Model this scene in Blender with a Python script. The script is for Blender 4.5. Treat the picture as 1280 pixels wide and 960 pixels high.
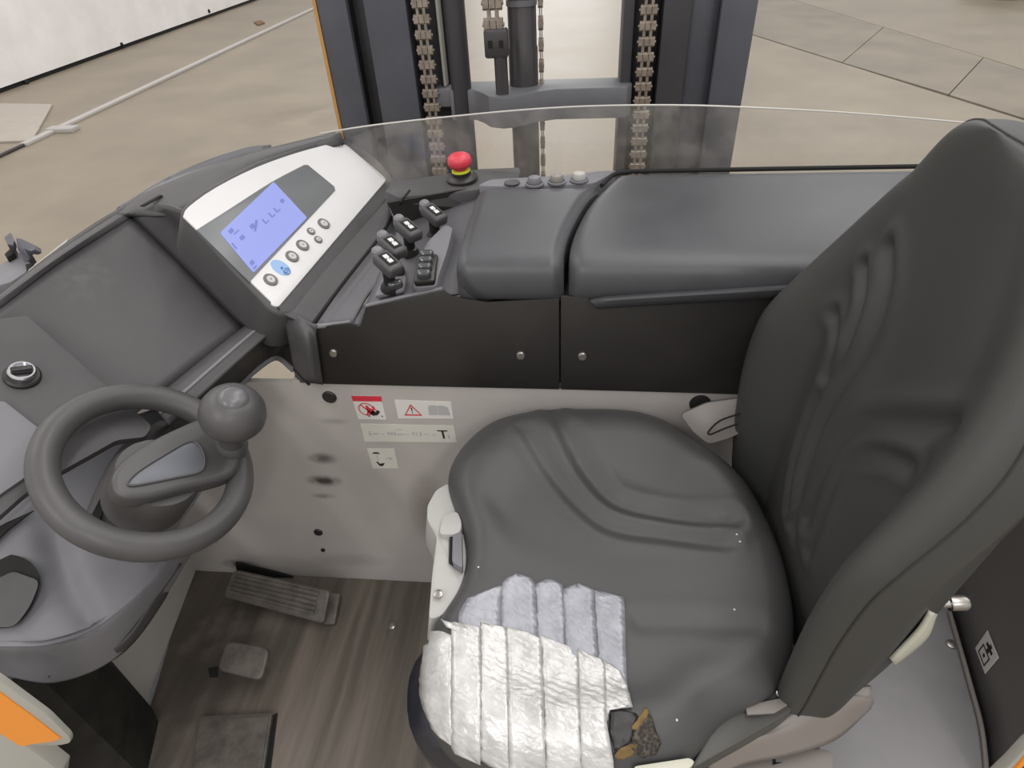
import bpy, bmesh, math, random
import numpy as np
from mathutils import Vector, Matrix
from mathutils.bvhtree import BVHTree
random.seed(7)
rng = np.random.default_rng(7)
for o in list(bpy.data.objects): bpy.data.objects.remove(o)
SC = bpy.context.scene; COL = SC.collection

# ------------------------------------------------------------------ camera
FPX = 788.5; CAMZ = 1.6
_p, _y, _r = [math.radians(a) for a in (38.254, 7.258, -3.455)]
_fw = np.array([-math.sin(_y)*math.cos(_p), math.cos(_y)*math.cos(_p), -math.sin(_p)])
_rt = np.array([math.cos(_y), math.sin(_y), 0]); _up = np.cross(_rt, _fw)
ROT = np.array([_rt*math.cos(_r)+_up*math.sin(_r), -_rt*math.sin(_r)+_up*math.cos(_r), -_fw]).T
CAMPOS = np.array([0, 0, CAMZ])
cam_data = bpy.data.cameras.new('camera'); cam = bpy.data.objects.new('camera', cam_data); COL.objects.link(cam)
cam_data.sensor_fit = 'HORIZONTAL'; cam_data.sensor_width = 36; cam_data.lens = FPX/1280*36
cam_data.clip_start = .02; cam_data.clip_end = 200
cam.matrix_world = Matrix([list(ROT[0])+[0], list(ROT[1])+[0], list(ROT[2])+[CAMZ], [0, 0, 0, 1]])
SC.camera = cam
# ------------------------------------------------------------------ light
SC.view_settings.view_transform = 'Standard'; SC.view_settings.look = 'None'
SC.view_settings.gamma = 1; SC.view_settings.use_curve_mapping = False
SC.view_settings.exposure = 0.0
world = bpy.data.worlds.new('hall_light'); SC.world = world; world.use_nodes = True
world.node_tree.nodes['Background'].inputs[0].default_value = (1.0, .985, .97, 1)
world.node_tree.nodes['Background'].inputs[1].default_value = .78
def lamp(name, loc, size, power, color=(1, .98, .96)):
    l = bpy.data.lights.new(name, 'AREA'); l.shape = 'RECTANGLE'; l.size, l.size_y = size
    l.energy = power; l.color = color
    o = bpy.data.objects.new(name, l); COL.objects.link(o); o.location = loc
    return o
for x, y in ((-4.5, 3), (-4.5, 10), (1.5, 1), (0.5, 6), (5.5, 4), (5, 12), (-2.5, -5), (2.5, -6)):  # last two, behind the camera, are added to brighten the grey panel
    lamp('ceiling_or_fill_lamp', (x, y, 6), (.6, 5), 100 if y > -1 else 190)
lamp('ceiling_or_fill_lamp', (-1.2, 27, 5.2), (5, 1.4), 1100)

# ------------------------------------------------------------------ helpers
def s2l(c):
    return tuple(((v/255)/12.92 if v/255 <= .04045 else ((v/255+.055)/1.055)**2.4) for v in c)
def V(a): return Vector((float(a[0]), float(a[1]), float(a[2])))
def ray(px, py):
    d = ROT @ np.array([px-640, 480-py, -FPX]); return d/np.linalg.norm(d)
def W(px, py, **k):
    """point of the photograph brought to its own plane x, y or z in the place (metres)"""
    a, v = list(k.items())[0]; i = 'xyz'.index(a); d = ray(px, py)
    return CAMPOS + d*((v-CAMPOS[i])/d[i])
def WP(px, py, p0, n):
    d = ray(px, py); return CAMPOS + d*(np.dot(np.array(p0)-CAMPOS, n)/np.dot(d, n))
ORIG = {}
def worg(o): return ORIG.get(o.name, Vector((0, 0, 0))) if o else Vector((0, 0, 0))
def link(name, bm, mat, parent=None, smooth=True, ang=35, origin=None):
    bmesh.ops.recalc_face_normals(bm, faces=bm.faces) if getattr(bm, 'fix', True) is None else None
    vs = [v.co for v in bm.verts]
    c = sum(vs, Vector())/max(1, len(vs)) if origin is None else V(origin)
    bmesh.ops.translate(bm, vec=-c, verts=bm.verts)
    me = bpy.data.meshes.new(name); bm.to_mesh(me); bm.free()
    if smooth:
        for p in me.polygons: p.use_smooth = True
        try: me.set_sharp_from_angle(angle=math.radians(ang))
        except Exception: pass
    me.materials.append(mat)
    o = bpy.data.objects.new(name, me); COL.objects.link(o)
    o.parent = parent; o.location = c - worg(parent); ORIG[o.name] = c
    return o
def thing(name, loc, label, cat, group=None):
    o = bpy.data.objects.new(name, None); o.empty_display_size = .05; COL.objects.link(o)
    o.location = V(loc); ORIG[o.name] = V(loc); tag(o, label, cat, group); return o
def tag(o, label=None, cat=None, group=None, kind=None):
    if label: o['label'] = label
    if cat: o['category'] = cat
    if group: o['group'] = group
    if kind: o['kind'] = kind
    return o
def bevel(bm, w, seg=2, ang=30):
    if w <= 0: return
    es = [e for e in bm.edges if len(e.link_faces) == 2 and e.calc_face_angle(0) > math.radians(ang)]
    bmesh.ops.bevel(bm, geom=es, offset=w, segments=seg, profile=.5, affect='EDGES', clamp_overlap=True)
def bm_prism(pts, thick, bev=0, seg=2, vec=None):
    """solid slab; pts is its visible face, it reaches `thick` behind it (or along vec)"""
    P = [np.array(p, float) for p in pts]
    n = np.zeros(3)
    for a, b in zip(P, P[1:]+P[:1]): n += np.cross(a, b)
    n /= np.linalg.norm(n)
    c = sum(P)/len(P)
    if np.dot(n, CAMPOS-c) < 0: P = P[::-1]; n = -n
    e = -n*thick if vec is None else np.array(vec, float)
    bm = bmesh.new()
    t = [bm.verts.new(p) for p in P]; b = [bm.verts.new(p+e) for p in P]
    bm.faces.new(t); bm.faces.new(b[::-1])
    for i in range(len(P)):
        j = (i+1) % len(P); bm.faces.new((t[j], t[i], b[i], b[j]))
    bmesh.ops.recalc_face_normals(bm, faces=bm.faces)
    bevel(bm, bev, seg); return bm
def prism(name, pts, thick, mat, parent=None, bev=0, seg=2, vec=None, **k):
    return link(name, bm_prism(pts, thick, bev, seg, vec), mat, parent, **k)
def bm_box(c, s, rot=None, bev=0, seg=2):
    bm = bmesh.new(); bmesh.ops.create_cube(bm, size=1)
    bmesh.ops.scale(bm, vec=Vector(s), verts=bm.verts); bevel(bm, bev, seg)
    m = Matrix.Translation(V(c)) @ (rot.to_4x4() if rot is not None else Matrix.Identity(4))
    bmesh.ops.transform(bm, matrix=m, verts=bm.verts); return bm
def box(name, c, s, mat, parent=None, rot=None, bev=0, seg=2):
    return link(name, bm_box(c, s, rot, bev, seg), mat, parent)
def cr(P, n, closed=False):
    """Catmull-Rom through the points P"""
    P = np.array(P, float); m = len(P)
    if m == 2 and not closed: return np.array([P[0]*(1-t)+P[1]*t for t in np.linspace(0, 1, n)])
    out = []; segs = m if closed else m-1
    ts = np.linspace(0, segs, n, endpoint=not closed)
    for t in ts:
        i = min(int(t), segs-1); f = t-i
        g = (lambda k: P[k % m]) if closed else (lambda k: P[min(max(k, 0), m-1)] if 0 <= k < m else (2*P[0]-P[1] if k < 0 else 2*P[-1]-P[-2]))
        a, b, c, d = g(i-1), g(i), g(i+1), g(i+2)
        out.append(.5*((2*b)+(-a+c)*f+(2*a-5*b+4*c-d)*f*f+(-a+3*b-3*c+d)*f**3))
    return np.array(out)
def loft(name, rows, mat, parent=None, nu=24, nv=16, thick=.004, smooth_v=True):
    R = [cr(r, nu) for r in rows]
    if smooth_v: G = np.array([cr([r[i] for r in R], nv) for i in range(nu)])
    else:
        G = []
        for i in range(nu): G.append(np.array([r[i] for r in R]))
        G = np.array(G); nv = len(rows)
    bm = bmesh.new(); vs = [[bm.verts.new(G[i][j]) for j in range(nv)] for i in range(nu)]
    for i in range(nu-1):
        for j in range(nv-1): bm.faces.new((vs[i][j], vs[i+1][j], vs[i+1][j+1], vs[i][j+1]))
    bm.normal_update()
    s = sum((f.normal.dot(V(CAMPOS)-f.calc_center_median()) for f in bm.faces))
    if s < 0: bmesh.ops.reverse_faces(bm, faces=bm.faces)
    o = link(name, bm, mat, parent)
    if thick:
        md = o.modifiers.new('thickness', 'SOLIDIFY'); md.thickness = thick; md.offset = -1
    return o
def frames(P, closed):
    P = [V(p) for p in P]; n = len(P); T = []
    for i in range(n):
        a = P[i-1] if (i or closed) else P[0]; b = P[(i+1) % n] if (i < n-1 or closed) else P[-1]
        T.append((b-a).normalized())
    u = T[0].orthogonal().normalized(); U = []
    for t in T:
        u = (u - t*u.dot(t)).normalized(); U.append(u)
    return P, T, U
def bm_tube(pts, r, closed=False, k=10, bm=None):
    P, T, U = frames(pts, closed); n = len(P); bm = bm or bmesh.new(); rings = []
    for i in range(n):
        ri = r[i] if hasattr(r, '__len__') else r; w = T[i].cross(U[i])
        rings.append([bm.verts.new(P[i]+ri*(math.cos(2*math.pi*a/k)*U[i]+math.sin(2*math.pi*a/k)*w)) for a in range(k)])
    for i in range(n if closed else n-1):
        A, B = rings[i], rings[(i+1) % n]; sh = 0
        if closed and i == n-1:
            sh = min(range(k), key=lambda q: (A[0].co-B[q].co).length)
        for a in range(k): bm.faces.new((A[a], A[(a+1) % k], B[(a+1+sh) % k], B[(a+sh) % k]))
    if not closed: bm.faces.new(rings[0][::-1]); bm.faces.new(rings[-1])
    bmesh.ops.recalc_face_normals(bm, faces=bm.faces); return bm
def tube(name, pts, r, mat, parent=None, closed=False, k=10): return link(name, bm_tube(pts, r, closed, k), mat, parent)
def bm_lathe(prof, o, axis, k=28, bm=None):
    """prof: (radius, height) pairs turned round axis at o"""
    ax = V(axis).normalized(); u = ax.orthogonal().normalized(); w = ax.cross(u); bm = bm or bmesh.new(); rings = []; O = V(o)
    for r, h in prof:
        if r <= 1e-6: rings.append([bm.verts.new(O+ax*h)])
        else: rings.append([bm.verts.new(O+ax*h+r*(math.cos(2*math.pi*a/k)*u+math.sin(2*math.pi*a/k)*w)) for a in range(k)])
    for A, B in zip(rings, rings[1:]):
        for a in range(k):
            b = (a+1) % k
            if len(A) == 1 and len(B) == 1: continue
            if len(A) == 1: bm.faces.new((A[0], B[b], B[a]))
            elif len(B) == 1: bm.faces.new((A[a], A[b], B[0]))
            else: bm.faces.new((A[a], A[b], B[b], B[a]))
    for R_, fl in ((rings[0], 1), (rings[-1], 0)):
        if len(R_) > 1: bm.faces.new(R_[::-1] if fl else R_)
    bmesh.ops.recalc_face_normals(bm, faces=bm.faces); return bm
def lathe(name, prof, o, axis, mat, parent=None, k=28, ang=35): return link(name, bm_lathe(prof, o, axis, k), mat, parent, ang=ang)
def rpoly(pts, r, n=4):
    """round the corners of a polygon"""
    P = [np.array(p, float) for p in pts]; out = []; m = len(P)
    for i in range(m):
        a, b, c = P[i-1], P[i], P[(i+1) % m]
        d0 = np.linalg.norm(a-b); d1 = np.linalg.norm(c-b); q = min(r, d0*.45, d1*.45)
        s, e = b+(a-b)/d0*q, b+(c-b)/d1*q
        for t in np.linspace(0, 1, n): out.append((1-t)**2*s+2*t*(1-t)*b+t*t*e)
    return out
def copy(o, parent=None, loc=None):
    c = o.copy(); COL.objects.link(c); c.parent = parent
    if loc is not None: c.location = loc
    return c

def seg_dist(p, P):
    a, b = P[:-1], P[1:]; ab = b-a; t = np.clip(((p-a)*ab).sum(1)/(ab*ab).sum(1), 0, 1)
    return np.linalg.norm(a+ab*t[:, None]-p, axis=1).min()
# ------------------------------------------------------------------ materials
def mat(name, rgb, rough=.5, metal=0, bump=0, bscale=200, var=0, vscale=8, coat=0, emit=0, spec=.5, aniso=None, var_rgb=None):
    m = bpy.data.materials.new(name); m.use_nodes = True; nt = m.node_tree; N = nt.nodes; L = nt.links
    b = N['Principled BSDF']; col = s2l(rgb)+(1,)
    b.inputs['Base Color'].default_value = col; b.inputs['Roughness'].default_value = rough; b.inputs['Metallic'].default_value = metal
    b.inputs['Coat Weight'].default_value = coat; b.inputs['Specular IOR Level'].default_value = spec
    if emit: b.inputs['Emission Color'].default_value = col; b.inputs['Emission Strength'].default_value = emit
    g = N.new('ShaderNodeNewGeometry'); mp = N.new('ShaderNodeMapping'); L.new(g.outputs['Position'], mp.inputs['Vector'])
    if aniso: mp.inputs['Scale'].default_value = aniso
    m['map'] = mp.name
    if var:
        t = N.new('ShaderNodeTexNoise'); t.inputs['Scale'].default_value = vscale; t.inputs['Detail'].default_value = 6; t.inputs['Roughness'].default_value = .6
        L.new(mp.outputs[0], t.inputs['Vector'])
        r = N.new('ShaderNodeMapRange'); r.inputs[1].default_value = .35; r.inputs[2].default_value = .65
        L.new(t.outputs[0], r.inputs[0])
        mx = N.new('ShaderNodeMix'); mx.data_type = 'RGBA'
        mx.inputs[6].default_value = tuple(max(0, c*(1-var)) for c in col[:3])+(1,) if var_rgb is None else s2l(var_rgb)+(1,)
        mx.inputs[7].default_value = tuple(min(1, c*(1+var)) for c in col[:3])+(1,) if var_rgb is None else col
        L.new(r.outputs[0], mx.inputs[0]); L.new(mx.outputs[2], b.inputs['Base Color']); m['colnode'] = mx.name
        rr = N.new('ShaderNodeMapRange'); rr.inputs[3].default_value = max(.05, rough-.08); rr.inputs[4].default_value = min(1, rough+.1)
        L.new(t.outputs[0], rr.inputs[0]); L.new(rr.outputs[0], b.inputs['Roughness'])
    if bump:
        t2 = N.new('ShaderNodeTexNoise'); t2.inputs['Scale'].default_value = bscale; t2.inputs['Detail'].default_value = 3
        L.new(mp.outputs[0], t2.inputs['Vector'])
        bp = N.new('ShaderNodeBump'); bp.inputs['Strength'].default_value = bump; bp.inputs['Distance'].default_value = .002
        L.new(t2.outputs[0], bp.inputs['Height']); L.new(bp.outputs[0], b.inputs['Normal'])
    return m
def add_stain(m, centre, radii, rgb, amount=.7, nscale=60, thr=(.4, .6)):
    """a smudge with a place and shape of its own on the surface"""
    nt = m.node_tree; N = nt.nodes; L = nt.links; b = N['Principled BSDF']
    g = N.new('ShaderNodeNewGeometry'); mp = N.new('ShaderNodeMapping'); mp.vector_type = 'TEXTURE'
    mp.inputs['Location'].default_value = [float(c) for c in centre]; mp.inputs['Scale'].default_value = radii
    L.new(g.outputs['Position'], mp.inputs['Vector'])
    ln = N.new('ShaderNodeVectorMath'); ln.operation = 'LENGTH'; L.new(mp.outputs[0], ln.inputs[0])
    mr = N.new('ShaderNodeMapRange'); mr.inputs[1].default_value = .25; mr.inputs[2].default_value = 1; mr.inputs[3].default_value = 1; mr.inputs[4].default_value = 0
    L.new(ln.outputs['Value'], mr.inputs[0])
    t = N.new('ShaderNodeTexNoise'); t.inputs['Scale'].default_value = nscale; t.inputs['Detail'].default_value = 5; L.new(g.outputs['Position'], t.inputs['Vector'])
    tr = N.new('ShaderNodeMapRange'); tr.inputs[1].default_value, tr.inputs[2].default_value = thr; L.new(t.outputs[0], tr.inputs[0])
    mu = N.new('ShaderNodeMath'); mu.operation = 'MULTIPLY'; L.new(mr.outputs[0], mu.inputs[0]); L.new(tr.outputs[0], mu.inputs[1])
    m2 = N.new('ShaderNodeMath'); m2.operation = 'MULTIPLY'; L.new(mu.outputs[0], m2.inputs[0]); m2.inputs[1].default_value = amount
    mx = N.new('ShaderNodeMix'); mx.data_type = 'RGBA'; L.new(m2.outputs[0], mx.inputs[0]); mx.inputs[7].default_value = s2l(rgb)+(1,)
    inp = b.inputs['Base Color']
    if inp.links: L.new(inp.links[0].from_socket, mx.inputs[6])
    else: mx.inputs[6].default_value = inp.default_value
    L.new(mx.outputs[2], inp)

M_conc = mat('concrete', (136, 126, 110), .42, bump=.15, bscale=60, var=.14, vscale=1.1, spec=.4)
M_conc2 = mat('worn_concrete', (128, 119, 105), .5, bump=.2, bscale=60, var=.16, vscale=1.6)
M_joint = mat('joint_dirt', (95, 84, 72), .9)
M_white = mat('white_sheet', (236, 232, 231), .5, var=.06, vscale=2)
M_black = mat('black_plastic', (62, 61, 62), .42, bump=.12, bscale=900, var=.1, vscale=12)
M_blackg = mat('black_panel', (40, 37, 35), .4, bump=.08, bscale=700, var=.08, vscale=9)
M_dash = mat('charcoal_plastic', (72, 70, 71), .48, bump=.15, bscale=900, var=.1, vscale=10)
M_dash2 = mat('grey_plastic', (116, 115, 119), .5, bump=.12, bscale=900, var=.07, vscale=10)
M_pad = mat('armrest_plastic', (70, 70, 73), .38, bump=.14, bscale=1000, var=.06, vscale=14)
M_wheel = mat('wheel_rubber', (78, 76, 76), .42, bump=.06, bscale=700, var=.06, vscale=20)
M_grey = mat('grey_enamel', (178, 172, 168), .45, bump=.03, bscale=300, var=.06, vscale=5)
M_grey2 = mat('grey_enamel_side', (196, 192, 186), .5, var=.08, vscale=5)
M_deck = mat('rear_deck', (132, 129, 131), .5, var=.1, vscale=7)
M_steel = mat('mast_steel', (84, 84, 91), .45, metal=.2, var=.12, vscale=5)
M_steeld = mat('mast_dark', (56, 54, 57), .5, var=.15, vscale=6)
M_chain = mat('oiled_chain', (150, 138, 126), .42, metal=.5, var=.2, vscale=60)
M_rod = mat('cylinder_paint', (70, 66, 68), .4, metal=.2, var=.08, vscale=10)
M_bar = mat('crossbar_paint', (104, 104, 108), .45, metal=.1, var=.1, vscale=8)
M_chrome = mat('chrome', (205, 205, 208), .18, metal=1)
M_screw = mat('screw_steel', (165, 160, 155), .3, metal=.9)
M_seat = mat('seat_vinyl', (70, 69, 69), .47, bump=.1, bscale=500, var=.06, vscale=7)
M_seatb = mat('backrest_vinyl', (62, 62, 60), .52, bump=.1, bscale=500, var=.06, vscale=7)
M_thread = mat('seam_thread', (46, 45, 43), .6)
M_trim = mat('pale_trim', (172, 170, 166), .45, var=.04)
M_trim2 = mat('taupe_trim', (132, 125, 120), .42, var=.05)
M_cream = mat('cream_trim', (196, 194, 178), .5)
M_foam = mat('foam', (116, 94, 58), .9, bump=.6, bscale=300, var=.25, vscale=60)
M_red = mat('red_button', (206, 62, 76), .4)
M_yellow = mat('yellow_collar', (196, 202, 40), .4)
M_bezel = mat('pale_bezel', (214, 212, 212), .4, var=.02)
M_win = mat('display_window', (110, 112, 114), .35)
M_lcd = mat('lcd_backlight', (140, 150, 212), .3, emit=.16)
M_lcdmark = mat('lcd_segment', (112, 122, 190), .5)
M_btn = mat('keypad_ring', (112, 108, 106), .5)
M_btnc = mat('keypad_centre', (196, 194, 192), .5)
M_blue = mat('blue_emblem', (150, 182, 222), .4)
M_blued = mat('blue_emblem_ink', (70, 108, 170), .4)
M_sym = mat('symbol_plate', (206, 206, 206), .4)
M_symk = mat('symbol_ink', (60, 60, 62), .5)
M_gloss = mat('glossy_rocker', (70, 70, 72), .12, coat=.6)
M_stk = mat('sticker_white', (216, 213, 208), .45)
M_stk2 = mat('sticker_cream', (206, 203, 194), .45)
M_redink = mat('red_ink', (206, 48, 66), .5)
M_ink = mat('black_ink', (34, 31, 32), .5)
M_greyink = mat('grey_ink', (176, 174, 174), .5)
M_slot = mat('slot_black', (16, 15, 14), .8)
M_orange = mat('orange_paint', (242, 150, 48), .45)
M_sheet = mat('dull_sheet', (170, 162, 152), .5, var=.05)
M_railm = mat('rail_grey', (178, 174, 170), .45)
M_edge = mat('pale_edge', (168, 166, 158), .5)
M_floor = mat('rubber_mat', (104, 96, 88),   .5, bump=.3, bscale=60, var=.32, vscale=34, aniso=(1, .06, 1))
M_pedal = mat('worn_pedal', (98, 92, 86), .45, metal=.2, var=.25, vscale=40)
M_rubber = mat('scuffed_black', (36, 34, 30), .6, var=.5, vscale=22, bump=.2, bscale=80)
M_leaf = mat('wood_chip', (120, 88, 62), .8)
M_pod = mat('lever_pod_plastic', (88, 87, 90), .45, bump=.15, bscale=900, var=.08, vscale=14)
M_rear = mat('rear_panel', (104, 101, 98), .5, bump=.1, bscale=800, var=.06, vscale=8)
# silver tape with fine diagonal ribs
def tape_mat(name, rgb, rough, ang):
    m = mat(name, rgb, rough, metal=.35, var=.14, vscale=34)
    nt = m.node_tree; N = nt.nodes; L = nt.links
    g = N.new('ShaderNodeNewGeometry'); mp = N.new('ShaderNodeMapping'); mp.inputs['Rotation'].default_value = (0, 0, ang)
    L.new(g.outputs['Position'], mp.inputs['Vector'])
    w = N.new('ShaderNodeTexWave'); w.inputs['Scale'].default_value = 38; w.inputs['Distortion'].default_value = 5; w.inputs['Detail'].default_value = 3; w.inputs['Detail Scale'].default_value = 3; w.bands_direction = 'Y'
    L.new(mp.outputs[0], w.inputs['Vector'])
    n = N.new('ShaderNodeTexNoise'); n.inputs['Scale'].default_value = 70; n.inputs['Detail'].default_value = 4; L.new(g.outputs['Position'], n.inputs['Vector'])
    ad = N.new('ShaderNodeMath'); ad.operation = 'ADD'; L.new(w.outputs['Fac'], ad.inputs[0]); L.new(n.outputs[0], ad.inputs[1])
    bp = N.new('ShaderNodeBump'); bp.inputs['Strength'].default_value = .22; bp.inputs['Distance'].default_value = .0016
    L.new(ad.outputs[0], bp.inputs['Height']); L.new(bp.outputs[0], N['Principled BSDF'].inputs['Normal'])
    return m
M_tape = tape_mat('silver_tape', (200, 198, 196), .34, .35)
M_tape2 = tape_mat('blue_grey_tape', (158, 159, 166), .42, .5)
# dusty clear polycarbonate
M_glass = bpy.data.materials.new('dusty_clear_sheet'); M_glass.use_nodes = True
def _glass():
    nt = M_glass.node_tree; N = nt.nodes; L = nt.links; N.clear()
    out = N.new('ShaderNodeOutputMaterial'); tr = N.new('ShaderNodeBsdfTransparent'); tr.inputs[0].default_value = (.95, .95, .95, 1)
    gl = N.new('ShaderNodeBsdfGlossy'); gl.inputs['Roughness'].default_value = .06
    df = N.new('ShaderNodeBsdfDiffuse'); df.inputs[0].default_value = s2l((190, 182, 172))+(1,)
    t = N.new('ShaderNodeTexNoise'); t.inputs['Scale'].default_value = 16; t.inputs['Detail'].default_value = 7; t.inputs['Roughness'].default_value = .65
    g = N.new('ShaderNodeNewGeometry'); L.new(g.outputs['Position'], t.inputs['Vector'])
    mr = N.new('ShaderNodeMapRange'); mr.inputs[1].default_value = .35; mr.inputs[2].default_value = .7; mr.inputs[3].default_value = .05; mr.inputs[4].default_value = .30; L.new(t.outputs[0], mr.inputs[0])
    m1 = N.new('ShaderNodeMixShader'); L.new(mr.outputs[0], m1.inputs[0]); L.new(tr.outputs[0], m1.inputs[1]); L.new(df.outputs[0], m1.inputs[2])
    fr = N.new('ShaderNodeFresnel'); fr.inputs[0].default_value = 1.45
    m2 = N.new('ShaderNodeMixShader'); L.new(fr.outputs[0], m2.inputs[0]); L.new(m1.outputs[0], m2.inputs[1]); L.new(gl.outputs[0], m2.inputs[2])
    L.new(m2.outputs[0], out.inputs[0])
_glass()

# ================================================================== THE HALL
floor = tag(bpy.data.objects.new('floor', None), 'pale worn concrete floor of the hall around the truck', 'floor', kind='structure'); COL.objects.link(floor)
j = prism('joint_bed', [(-12, -4, -.02), (14, -4, -.02), (14, 22, -.02), (-12, 22, -.02)], .05, M_joint, floor)
def L1(y): return 2.168+(8.966-y)/.945*.327
def L2(y): return 3.748+(9.289-y)/.982*.187
g_ = .008
prism('slab', [(-12, -4, 0), (5.27, -4, 0), (L1(0)-g_, 0, 0), (L1(22)-g_, 22, 0), (-12, 22, 0)], .02, M_conc, floor)
# patch strip between the two long joints, cut by slanting cross joints
cross_pts = [((.6, 3.9), (1.62, 5.4))]
cuts = [((2.694, 7.481), (3.748, 9.289)), ((3.178, 6.167), (4.086, 7.499))]
def cut_line(y, a, b): return None
seq = [((L1(22), 22), (L2(22), 22)), (cuts[0][0], cuts[0][1]), (cuts[1][0], cuts[1][1]), ((L1(3), 3), (L2(4.2), 4.2)), ((L1(0), 0), (L2(0), 0))]
for (a, b), (c, d) in zip(seq, seq[1:]):
    k = .009
    prism('slab', [(a[0]+k, a[1]-k, 0), (b[0]-k*.6, b[1]-k, 0), (d[0]-k*.6, d[1]+k, 0), (c[0]+k, c[1]+k, 0)], .02, M_conc2, floor)
prism('slab', [(L2(0)+.004, 0, 0), (14, 0, 0), (14, 22, 0), (L2(22)+.004, 22, 0)], .02, M_conc, floor)
prism('slab', [(5.3, -4, 0), (14, -4, 0), (14, -.01, 0), (5.3, -.01, 0)], .02, M_conc, floor)
add_stain(M_conc2, (3.6, 5.4, 0), (.5, .35, .2), (96, 86, 78), .7, 5, (.3, .55))
for c, r in (((1.2, 5.2), (.9, .6)), ((-2.6, 6.0), (1.1, .7)), ((-3.0, 4.6), (.7, .5)), ((2.2, 5.4), (.5, .3))):
    add_stain(M_conc, (c[0], c[1], 0), (r[0], r[1], .2), (116, 105, 91), .55, 3, (.35, .6))

wall = tag(bpy.data.objects.new('wall_left', None), 'tall white sheeted wall with dark rivets along its foot', 'wall', kind='structure'); COL.objects.link(wall)
prism('sheet', [(-6.65, -2, .05), (-6.65, 22, .05), (-6.65, 22, 4), (-6.65, -2, 4)], .05, M_white, wall)
prism('foot_shadow', [(-6.67, -2, 0), (-6.67, 22, 0), (-6.67, 22, .05), (-6.67, -2, .05)], .05, M_slot, wall)  # black strip standing in for the shadow under the sheet
rv = None
for px, py in ((33, 103), (152, 56), (261, 14)):
    p = W(px, py, x=-6.65)
    if rv is None: rv = lathe('rivet', [(.032, 0), (.032, .012), (.02, .022), (0, .024)], p, (1, 0, 0), M_slot, wall, k=12)
    else: copy(rv, wall, V(p)-worg(wall)+Vector((.01, 0, 0)))

rail = thing('floor_rail', (-4.87, 5, 0), 'long thin grey flat rail lying on the floor along the white wall', 'rail')
prism('strip', [(-4.905, 5.25, .03), (-4.835, 5.25, .03), (-4.835, 14, .03), (-4.905, 14, .03)], .03, M_railm, rail, bev=.006)
prism('clip', [(-4.93, 5.62, .04), (-4.66, 5.62, .04), (-4.66, 5.74, .04), (-4.93, 5.74, .04)], .04, M_trim, rail, bev=.006)
tube('rod', [(-4.88, 4.6, .015), (-4.87, 5.3, .015)], .014, M_steeld, rail)
plate = prism('steel_sheet', [W(-60, 128, z=.02), W(65, 130, z=.02), W(40, 175, z=.02), W(-60, 178, z=.02)], .02, M_sheet, None, bev=.003)
tag(plate, 'flat grey steel sheet with a cut corner lying on the floor by the white wall', 'metal sheet')
chip = prism('wood_chip', rpoly([W(317, 27, z=.02), W(326, 25, z=.02), W(331, 28, z=.02), W(322, 31, z=.02)], .02), .02, M_leaf)
tag(chip, 'small brown wood chip on the floor between white wall and grey rail', 'chip')
skid = thing('dark_pallet', W(1278, 2, z=0), 'dark low pallet at the far right of the floor beyond the joints', 'pallet')
for k in range(3):
    box('board', (6.5+.0, 11.1+k*.5, .28), (1.4, .3, .05), M_rubber, skid, bev=.01)
for k in range(2):
    box('skid_block', (6.05+k*.9, 11.6, .125), (.16, 1.3, .25), M_rubber, skid, bev=.01)

# ================================================================== MAST
MY = 1.70
mast = thing('mast', (-.12, MY, 0), 'tall dark steel lifting mast with two uprights joined by a crossbar', 'mast')
def upright(name, prof, m, parent=mast, z0=.12, z1=2.25):
    """profile in x,y extruded up"""
    return prism(name, [(x, y, z0) for x, y in prof], 0, m, parent, vec=(0, 0, z1-z0), bev=.003)
def xm(px, y=MY): return W(px, 0, y=y)[0]
def c_prof(xa, xb, y0, y1, t, open_right):
    if open_right: return [(xa, y0), (xb, y0), (xb, y0+t), (xa+t, y0+t), (xa+t, y1-t), (xb, y1-t), (xb, y1), (xa, y1)]
    return [(xb, y0), (xb, y1), (xa, y1), (xa, y1-t), (xb-t, y1-t), (xb-t, y0+t), (xa, y0+t), (xa, y0)]
# left upright: outer channel flange, recess, inner rail
upright('outer_rail', c_prof(-.633, -.560, MY, MY+.19, .022, True), M_steel)
upright('rail_web', [(-.56, MY+.05), (-.515, MY+.05), (-.515, MY+.17), (-.56, MY+.17)], M_steeld)
upright('inner_rail', [(-.525, MY+.02), (-.42, MY+.02), (-.42, MY+.17), (-.525, MY+.17)], M_steel)
upright('chain_guard', [(-.42, MY+.07), (-.335, MY+.07), (-.335, MY+.16), (-.42, MY+.16)], M_steeld)
upright('guide_strip', [(-.352, MY+.035), (-.344, MY+.035), (-.344, MY+.07), (-.352, MY+.07)], M_edge, z0=1.2)
upright('hose', [(-.305+.026*math.cos(a*math.pi/8), MY+.03+.026*math.sin(a*math.pi/8)) for a in range(16)], M_steeld)
# right upright
upright('inner_rail', [(.10, MY+.04), (.125, MY+.04), (.125, MY+.17), (.10, MY+.17)], M_steeld)
upright('chain_guard', [(.125, MY+.08), (.19, MY+.08), (.19, MY+.16), (.125, MY+.16)], M_steeld)
upright('inner_rail', [(.19, MY+.02), (.255, MY+.02), (.255, MY+.17), (.19, MY+.17)], M_steeld)
upright('rail_web', [(.255, MY+.04), (.322, MY+.04), (.322, MY+.17), (.255, MY+.17)], M_steel)
upright('outer_rail', c_prof(.318, .398, MY, MY+.19, .022, False), M_steel)
# orange edge of the outer rail
prism('painted_edge', [(-.642, MY-.002, .12), (-.6335, MY-.002, .12), (-.6335, MY-.002, 2.25), (-.642, MY-.002, 2.25)], .15, mat('ochre_edge', (186, 142, 84), .5), mast)
box('edge_strip', (.402, MY+.02, 1.95), (.007, .03, 1.0), M_edge, mast)
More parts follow.
